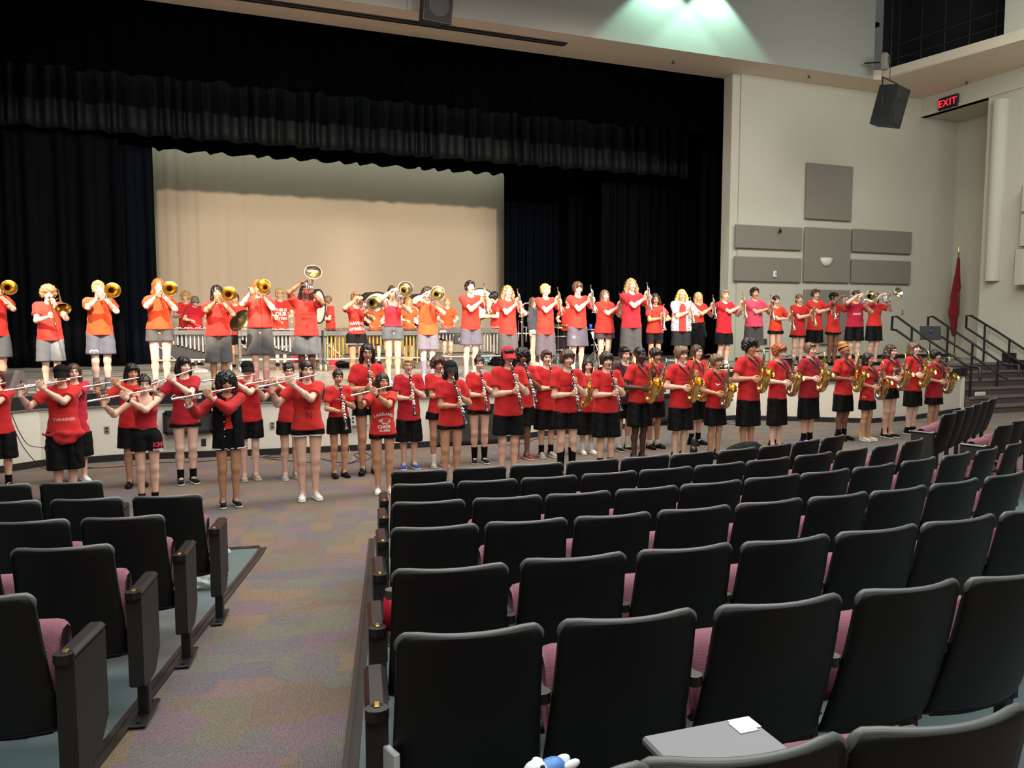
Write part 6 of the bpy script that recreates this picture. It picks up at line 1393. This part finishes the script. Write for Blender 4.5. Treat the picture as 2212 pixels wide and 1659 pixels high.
# kick drum and small table with blue cup
d = at(1212, 741, Y=18.0); R = empty('tom_drum', (d.x, 18.0, SZ), 0, 'black shelled drum behind the grey-shorts trumpeter', 'drum'); zc = d.z - SZ
b = MB(); b.lathe([(.19, -.17), (.19, .17)], Matrix.Translation((0, 0, zc)), 26); b.build('shell', EBON, R); b = MB(); b.lathe([(0, .175), (.185, .172)], Matrix.Translation((0, 0, zc)), 26); b.build('drum_head', WHD, R)
b = MB()
for s in (-1, 1): b.lathe([(.185, s * .185), (.2, s * .185), (.2, s * .16), (.19, s * .16)], Matrix.Translation((0, 0, zc)), 26)
b.build('rims', CHR, R); b = MB()
for a in (.5, 2.6, 4.7): b.tube([(.2 * math.cos(a), .2 * math.sin(a), zc + .05), (.23 * math.cos(a), .23 * math.sin(a), .012)], .009, 6)
b.build('legs', CHR, R)
d = at(1284, 712, Y=18.2); R = empty('side_table', (d.x, 18.2, SZ), 0, 'small grey-topped stand behind the loose red shirt', 'table'); zc = d.z - SZ; MB().rbox((0, 0, zc), (.42, .4, .03), .006).build('table_top', mat('tray grey', srgb(130, 130, 128), .5), R); b = MB(); b.cyl((0, 0, .05), (0, 0, zc), .015, seg=8)
for a in (.3, 2.4, 4.5): b.tube([(0, 0, .3), (.24 * math.cos(a), .24 * math.sin(a), .012)], .01, 6)
b.build('tripod', CHR, R)
d2 = at(1276, 708, Y=18.15); tag(MB().lathe([(0, 0), (.034, 0), (.044, .13), (.041, .13), (.032, .008)], None, 16).build('cup', mat('blue plastic', srgb(30, 70, 190), .4), loc=(d2.x, 18.15, SZ + zc + .016)), 'bright blue cup on the small stand behind the trumpeters', 'cup')
# white folding chair behind the stand
d = at(1290, 760, Y=18.9); R = empty('folding_chair', (d.x + .1, 18.9, SZ), .4, 'white folding chair with tube frame behind the loose red shirt', 'chair'); WP = mat('chair white', srgb(224, 222, 216), .5)
for x in (-.2, .2): MB().tube([(x, -.22, .01), (x, .18, .80)], .011, 6).build('leg', CHR, R); MB().tube([(x * .92, .22, .01), (x * .92, -.14, .45)], .011, 6).build('leg', CHR, R)
MB().rbox((0, 0, .44), (.40, .38, .025), .01).build('seat', WP, R); MB().rbox((0, .14, .72), (.40, .02, .18), .01).build('backrest', WP, R)
# things lying on the stage
def lumps(name, px, py, items, label, cat, z0=SZ, Y=None, seed=1):
    p = at(px, py, z0) if Y is None else Vector((at(px, py, Y=Y).x, Y, z0)); o = None
    V, F = sculpt([('e', c, r) for c, r in [(i[0], i[1]) for i in items]], .012, .04, cuts=[((0, 0, .004), (0, 0, -1))], noise=tufts(.008, 40, seed)); o = link_mesh(name, np_mesh(name, [(V, F, 0)], [items[0][2]])); o.location = (p.x, p.y, z0 - .004); return tag(o, label, cat)
lumps('clothes_pile', 745, 794, [((0, 0, .06), (.20, .14, .08), fabric((44, 40, 46))), ((.18, .0, .04), (.16, .12, .06), 0), ((-.1, .05, .10), (.10, .10, .06), 0)], 'pile of dark clothes on the stage under the marimba', 'clothes')
lumps('red_bag', 722, 788, [((0, 0, .10), (.15, .12, .12), fabric((206, 40, 56))), ((.06, .0, .18), (.08, .07, .05), 0)], 'bright red bag lying under the left end of the marimba', 'bag', seed=4)
lumps('pink_bag', 638, 782, [((0, 0, .08), (.14, .10, .09), fabric((226, 60, 100))), ((.02, .0, .14), (.07, .06, .05), 0)], 'pink bag under the vibraphone behind the raised horn player', 'bag', seed=5)
lumps('black_bag', 1075, 790, [((0, 0, .12), (.18, .14, .13), fabric((24, 22, 28))), ((.02, .0, .24), (.09, .07, .05), 0)], 'black backpack on the stage behind the second trumpeter', 'bag', seed=6)
SB_ = fabric((60, 150, 190), .6)
def sandal(px, py, rz, label, m):
    p = at(px, py, SZ); o = empty('shoe', (p.x, p.y, SZ), rz, label, 'shoe', 'loose shoes on the stage'); V, F = _SH['low'][0][0], _SH['low'][0][1]; link_mesh('upper', np_mesh('upper', [(V, F, 0)], [m]), o); V, F = _SH['low'][1][0], _SH['low'][1][1]; link_mesh('sole', np_mesh('sole', [(V, F, 0)], [fabric((224, 222, 214), .6)]), o)
sandal(1034, 777, .6, 'loose white sneaker on the stage left of the blue one', fabric((215, 215, 212), .6)); sandal(1050, 779, 1.3, 'loose blue sneaker on the stage behind the trumpeters', SB_); sandal(1062, 783, 2.2, 'loose white sneaker right of the blue one', fabric((205, 210, 214), .6)); sandal(430, 803, 1.4, 'loose grey sneaker on the stage behind the script-lettered flutist', fabric((110, 108, 110), .6))
p = at(1667, 775, SZ); p = Vector((at(1667, 700, Y=16.9).x, 16.9, SZ)); R = empty('storage_tote', p, .05, 'white plastic tote on the stage behind the tallest saxophonist', 'box')
MB().rbox((0, 0, .15), (.66, .42, .28), .03).build('tub', mat('tote white', srgb(206, 208, 204), .4), R); MB().rbox((0, 0, .31), (.72, .46, .045), .015).build('lid', mat('tote lid', srgb(186, 190, 188), .4), R); MB().rbox((-.1, -.22, .24), (.12, .02, .03), .005).build('latch', BLACKB, R)
tag(MB().rbox((p.x - .05, p.y, SZ + .36), (.2, .14, .05), .01).build('pencil_case', DRP), 'small black case lying on the white tote', 'case')
p = at(1790, 812, SZ); R = empty('equipment_case', (p.x, 13.25, SZ), .1, 'black equipment case with grey lid at the stage edge', 'case'); MB().rbox((0, 0, .14), (.34, .26, .27), .02).build('case_body', EBON, R); MB().rbox((0, 0, .295), (.35, .27, .04), .012).build('case_lid', mat('lid grey', srgb(112, 118, 122), .4), R)
b = MB(); b.tube([(.15 * math.cos(a), .15 * math.sin(a), .012) for a in [2 * PI * i / 24 for i in range(25)]], .010, 6); p = at(1452, 779, SZ); tag(b.build('cable_ring', mat('white hose', srgb(220, 220, 214), .5), loc=(p.x, p.y, SZ)), 'ring of white cable on the stage floor behind the saxophones', 'cable')
# stage monitor wedge at the left edge
p = at(34, 848, SZ); R = empty('stage_monitor', (-2.98, 12.75, SZ), math.radians(-12), 'grey wedge stage monitor at the left front edge of the stage', 'loudspeaker'); TP = mat('monitor grey', srgb(120, 108, 104), .6); prof = [(-.20, 0), (.24, 0), (.27, .10), (.20, .30), (.12, .36), (.02, .37), (-.20, .12)]
MX = Matrix(((0, 0, 1, 0), (1, 0, 0, 0), (0, 1, 0, 0), (0, 0, 0, 1)))
MB().prism(prof, -.36, -.30, M=MX).build('side_cheek', TP, R); MB().prism(prof, .30, .36, M=MX).build('side_cheek', TP, R); b = MB(); b.prism([(x * .96, .01 + z * .96) for x, z in prof], -.30, .30, M=MX); b.build('cabinet', mat('monitor dark', srgb(66, 60, 60), .7), R); b = MB(); b.cyl((.361, .05, .20), (.365, .05, .20), .03, seg=12); b.build('side_socket', BLACKB, R)
# hanging loudspeakers
def speaker(px, py, Y, w, h, d, tilt, yaw, label):
    p = at(px, py, Y=Y); R = empty('loudspeaker', p, yaw, label, 'loudspeaker', 'black hanging loudspeakers'); T = Matrix.Rotation(tilt, 3, 'X')
    b = MB(); b.prism([(-w / 2, -d / 2), (w / 2, -d / 2), (w * .32, d / 2), (-w * .32, d / 2)], -h / 2, h / 2, M=T.to_4x4()); b.build('cabinet', mat('speaker cabinet', (.014, .014, .015), .6), R)
    b = MB(); b.rbox(T @ Vector((0, -d / 2 - .008, 0)), (w * .92, .014, h * .94), .006, M=T); b.build('grille', mat('speaker grille', (.008, .008, .009), .8), R); b = MB(); b.rbox(T @ Vector((0, -d / 2 - .02, h * .28)), (w * .66, .01, h * .22), .01, M=T); b.cyl(T @ Vector((0, -d / 2 - .016, -h * .16)), T @ Vector((0, -d / 2 - .024, -h * .16)), w * .36, seg=22); b.build('drivers', mat('driver black', (.004, .004, .005), .5), R)
    b = MB(); b.tube([(-w / 2 - .03, 0, -.05), (-w / 2 - .03, 0, h * .68), (w / 2 + .03, 0, h * .68), (w / 2 + .03, 0, -.05)], .018, 6); b.build('yoke', BLACKP, R); b = MB(); b.cyl((0, 0, h * .68), (0, 0, 13.1 - p.z), .008, seg=6); b.build('hanging_cable', BLACKP, R)
speaker(1920, 230, 14.5, .70, .90, .5, math.radians(14), math.radians(20), 'black loudspeaker hanging in its yoke beside the right wall')
speaker(938, -5, 15.4, .62, .95, .5, math.radians(12), math.radians(8), 'black loudspeaker hanging at the top above the stage opening')
p = at(1911, 133, Y=15.9); R = empty('horn_speaker', p, math.radians(30), 'small grey horn speaker above the hanging loudspeaker on the right', 'loudspeaker'); MB().rbox((0, 0, 0), (.26, .18, .42), .04).build('housing', mat('horn beige', srgb(150, 140, 128), .6), R); b = MB(); b.lathe([(.10, 0), (.07, .03), (.03, .01), (0, .05)], Matrix.Translation((0, -.09, .0)) @ Matrix.Rotation(PI / 2, 4, 'X'), 16); b.build('horn_mouth', mat('horn mouth', srgb(96, 88, 82), .6), R); b = MB(); b.cyl((0, .09, 0), (0, .5, .06), .02, seg=6); b.build('bracket', BLACKP, R)
# flag on its pole in the recess
fx, fy = 20.6, 16.75; R = empty('flag', (fx, fy, SZ), 0, 'furled dark red flag on a brass-footed pole in the exit recess', 'flag')
b = MB(); b.cyl((0, 0, .04), (0, 0, 3.05), .016, seg=8); b.build('pole', mat('dark wood pole', srgb(70, 48, 30), .4), R); b = MB(); b.lathe([(.20, 0), (.20, .02), (.06, .05), (.04, .13), (0, .13)], None, 20); b.build('base', BRASS, R); b = MB(); b.tube([(0, 0, 3.05), (0, 0, 3.10), (0, 0, 3.16), (0, 0, 3.30)], [.02, .03, .03, .002], 8); b.build('finial', BRASS, R)
V, F = sculpt([('c', (-.01, -.02, 2.95), (-.06, -.02, 2.1), .035, .10), ('c', (-.06, -.02, 2.1), (-.12, -.02, 1.3), .10, .14), ('c', (-.13, -.02, 1.4), (-.08, -.02, .72), .13, .07)], .02, .04, noise=lambda X, Y, Z: .018 * np.sin(X * 60 + 3 * np.sin(Z * 3)) * np.sin(Z * 2 + 1))
zm = V[F].mean(1); col = ((zm[:, 2] > 1.15) & (zm[:, 2] < 1.95) & (zm[:, 0] > -.11)).astype(int); me = np_mesh('cloth', [(V, F, 0)], [fabric((128, 16, 26)), fabric((96, 84, 62))]); me.polygons.foreach_set('material_index', col.astype(np.int32)); link_mesh('cloth', me, R)
# music stand
p = at(2010, 719, Y=14.9); R = empty('music_stand', (p.x, 14.9, SZ), math.radians(-28), 'black music stand with a solid desk by the stair railing', 'music stand'); z = p.z - SZ; Q = Matrix.Rotation(math.radians(-12), 3, 'X')
b = MB(); b.rbox((0, 0, z), (.52, .012, .36), .006, M=Q); b.rbox((0, .03, z - .18), (.52, .07, .012), .004); b.build('desk', mat('stand grey', (.022, .026, .030), .5), R); b = MB(); b.cyl((0, .0, .25), (0, .0, z), .014, seg=8); b.build('post', RAIL, R); MB().rbox((0, -.02, z + .04), (.07, .03, .05), .008).build('clamp', CHR, R)
for a in (.5, 2.6, 4.7): MB().tube([(0, 0, .28), (.26 * math.cos(a), .26 * math.sin(a), .01)], .010, 6).build('leg', RAIL, R)
# ---------------------------------------------------------------- loose things in the hall
b = MB(); rnd = random.Random(3)
def cable(pts, label, z=0.0, r=.006, m=None):
    P = []
    for i in range(len(pts) - 1):
        p0 = pts[max(i - 1, 0)]; p1, p2 = pts[i], pts[i + 1]; p3 = pts[min(i + 2, len(pts) - 1)]
        for t in np.linspace(0, 1, 7)[:-1]: P.append(.5 * ((2 * p1) + (p2 - p0) * t + (2 * p0 - 5 * p1 + 4 * p2 - p3) * t * t + (3 * p1 - p0 - 3 * p2 + p3) * t ** 3))
    P.append(pts[-1]); b = MB(); b.tube(P, r, 6); return tag(b.build('cable', m or BLACKB), label, 'cable', 'black cables by the stage wall')
F0 = lambda x, y, r=.006: (lambda p: Vector((p.x, p.y, r)))(at(x, y, r))
cable([at(24, 892, Y=12.3), at(40, 930, Y=12.35), at(60, 960, Y=12.45), at(84, 966, Y=12.5), at(100, 968, Y=12.55)], 'thin black cable drooping down the stage wall at far left')
cable([at(20, 893, Y=12.28), at(30, 925, Y=12.3), at(50, 965, Y=12.3), at(75, 996, Y=12.3), F0(95, 1012), F0(140, 1012), F0(200, 1010)], 'thin black cable running from the stage wall onto the floor at left')
cable([F0(180, 1012), F0(260, 1008), F0(340, 1000), F0(400, 998), F0(460, 995), F0(520, 991)], 'black cable along the carpet below the dark window')
cable([F0(540, 990), F0(570, 987), F0(600, 988), F0(612, 984), F0(590, 983), F0(570, 989), F0(630, 996), F0(690, 1000)], 'looped black cable on the carpet behind the mint shoes')
cable([F0(690, 990), F0(740, 1000), F0(775, 992), F0(765, 982), F0(790, 978), F0(800, 990), F0(760, 1000), F0(730, 1006)], 'tangled black cable on the carpet by the tall clarinet player')
cable([at(760, 920, Y=12.36), at(752, 950, Y=12.33), F0(756, 976), F0(765, 992), F0(750, 1000)], 'thin white cable hanging from the perforated vent plate', r=.004, m=mat('cable white', srgb(190, 188, 180), .5))
cable([F0(1085, 962), F0(1130, 958), F0(1160, 948), F0(1200, 948), F0(1250, 944)], 'black cable on the carpet behind the grey sneakers')
cable([F0(1560, 913), F0(1575, 906), F0(1588, 910), F0(1570, 915), F0(1595, 918)], 'coiled black cable on the carpet left of the tallest saxophonist')
# water bottle, backpack, white paper among the far seats
p = at(1499, 985, 0); p = Vector((5.85, 8.3, 0)); q = at(1499, 944, Y=8.6); R = empty('water_bottle', (q.x, 8.6, fl(q.x, 8.6)), 0, 'black insulated water bottle standing beyond the farthest seat row', 'bottle'); hb_ = q.z; b = MB(); b.lathe([(0, 0), (.042, 0), (.044, .01), (.044, .22), (.036, .25), (0, .25)], Matrix.Diagonal((1.15, 1.15, hb_ / .32, 1)), 18); b.build('flask', EBON, R); b = MB(); b.lathe([(.030, .25), (.030, .30), (.015, .32), (0, .32)], Matrix.Diagonal((1.15, 1.15, hb_ / .32, 1)), 14); b.build('lid', BLACKB, R)
def on_seat(o): return o
p = topfl(1640, 957); R = lumps('backpack', 1640, 957, [((0, 0, .10), (.21, .12, .12), fabric((24, 26, 28))), ((.12, .02, .12), (.12, .10, .10), 0), ((-.14, .0, .08), (.10, .09, .08), 0)], 'black backpack slumped on top of the farthest row seats', 'bag', z0=.80, seed=9); R.location = (p.x + .05, p.y + .30, .60)
# clear plastic bag by the left block
p = atf(450, 1270, .0); V, F = sculpt([('e', (0, 0, .12), (.13, .10, .12)), ('e', (-.06, .0, .07), (.10, .09, .07)), ('c', (.0, 0, .20), (.09, .0, .42), .035, .07)], .012, .03, noise=tufts(.016, 34, 5), cuts=[((0, 0, .004), (0, 0, -1))]); o = link_mesh('plastic_bag', np_mesh('plastic_bag', [(V, F, 0)], [mat('clear plastic', srgb(196, 200, 196), .25, alpha=.75)])); o.location = (p.x, p.y, fl(p.x, p.y) + .004); o.scale = (1.05, 1.0, .62); tag(o, 'knotted white plastic bag on the concrete beside the left seats', 'bag')
# grey case resting on the tipped-up cushion, and a small toy
A, B_, C_ = topfl(1395, 1655), topfl(1822, 1592), None; m = (A + B_) / 2; v = (m - CEN); v.z = 0; u = -v.normalized(); e_ = Vector((-u.y, u.x, 0)); e_ = e_ if e_.x > 0 else -e_
base = m + u * .30; zt = fl(m.x, m.y) + .705; M = Matrix((e_, u, Vector((0, 0, 1)))).transposed().to_4x4(); M.translation = (base.x, base.y, zt) ; R = empty('laptop_case', (0, 0, 0), 0, 'flat grey case lying across the seat in front of the bottom row', 'case'); R.matrix_world = M @ Matrix.Translation((.09, -.02, -.02)) @ Matrix.Rotation(math.radians(6), 4, 'Z')
MB().rbox((0, 0, .012), (.29, .18, .022), .006).build('shell', mat('case grey', srgb(112, 114, 118), .45), R); MB().box((.11, .055, .0245), (.06, .05, .002)).build('paper_label', mat('label white', srgb(214, 218, 216), .6), R); MB().box((.10, .045, .0242), (.05, .05, .002)).build('sticker', mat('sticker white', srgb(200, 206, 206), .6), R)
q = topfl(1257, 1650); q = m - e_ * .30 + u * .28; q.z = fl(q.x, q.y) + .70; R = empty('toy_figure', q, .3, 'small white and blue toy figure on the seat at bottom centre', 'toy'); WT = mat('toy white', srgb(226, 232, 232), .4); BT = mat('toy blue', srgb(80, 130, 200), .4)
b = MB(); b.ell((-.045, 0, .03), (.030, .024, .026)); b.build('head', WT, R); b = MB(); b.ell((0, 0, .025), (.035, .024, .020)); b.build('belly', BT, R); b = MB(); b.ell((.04, .01, .022), (.022, .012, .012)); b.ell((.045, -.015, .022), (.024, .010, .010)); b.ell((-.01, .03, .025), (.012, .020, .010)); b.build('limbs', WT, R); b = MB(); b.ell((-.055, -.016, .046), (.006, .005, .006)); b.ell((-.04, -.018, .048), (.006, .005, .006)); b.build('eyes', EBON, R)
# programme in a plastic sleeve and a red bottle beside the aisle seats
q = topfl(853, 1381); q = Vector((q.x + .00, q.y + .10, 0)); z = fl(q.x, q.y); tag(MB().rbox((0, 0, 0), (.02, .10, .15), .004, M=Rz(.3)).build('paper_sleeve', mat('sleeve white', srgb(206, 210, 210), .4), loc=(q.x, q.y, z + .44)), 'white papers in a sleeve tucked beside the first aisle seat', 'papers')
q = topfl(853, 1242); q = Vector((q.x + .03, q.y + .20, 0)); z = fl(q.x, q.y); o = empty('red_bottle', (q.x, q.y, z + .60), 0, 'red bottle with grey cap beside the second-row aisle seat', 'bottle'); b = MB(); b.lathe([(0, 0), (.032, 0), (.032, .12), (0, .13)], None, 14); b.build('flask', mat('bottle red', srgb(200, 30, 50), .4), o); MB().cyl((0, 0, .12), (0, 0, .155), .026, seg=12).build('lid', mat('lid grey2', srgb(70, 70, 74), .4), o)
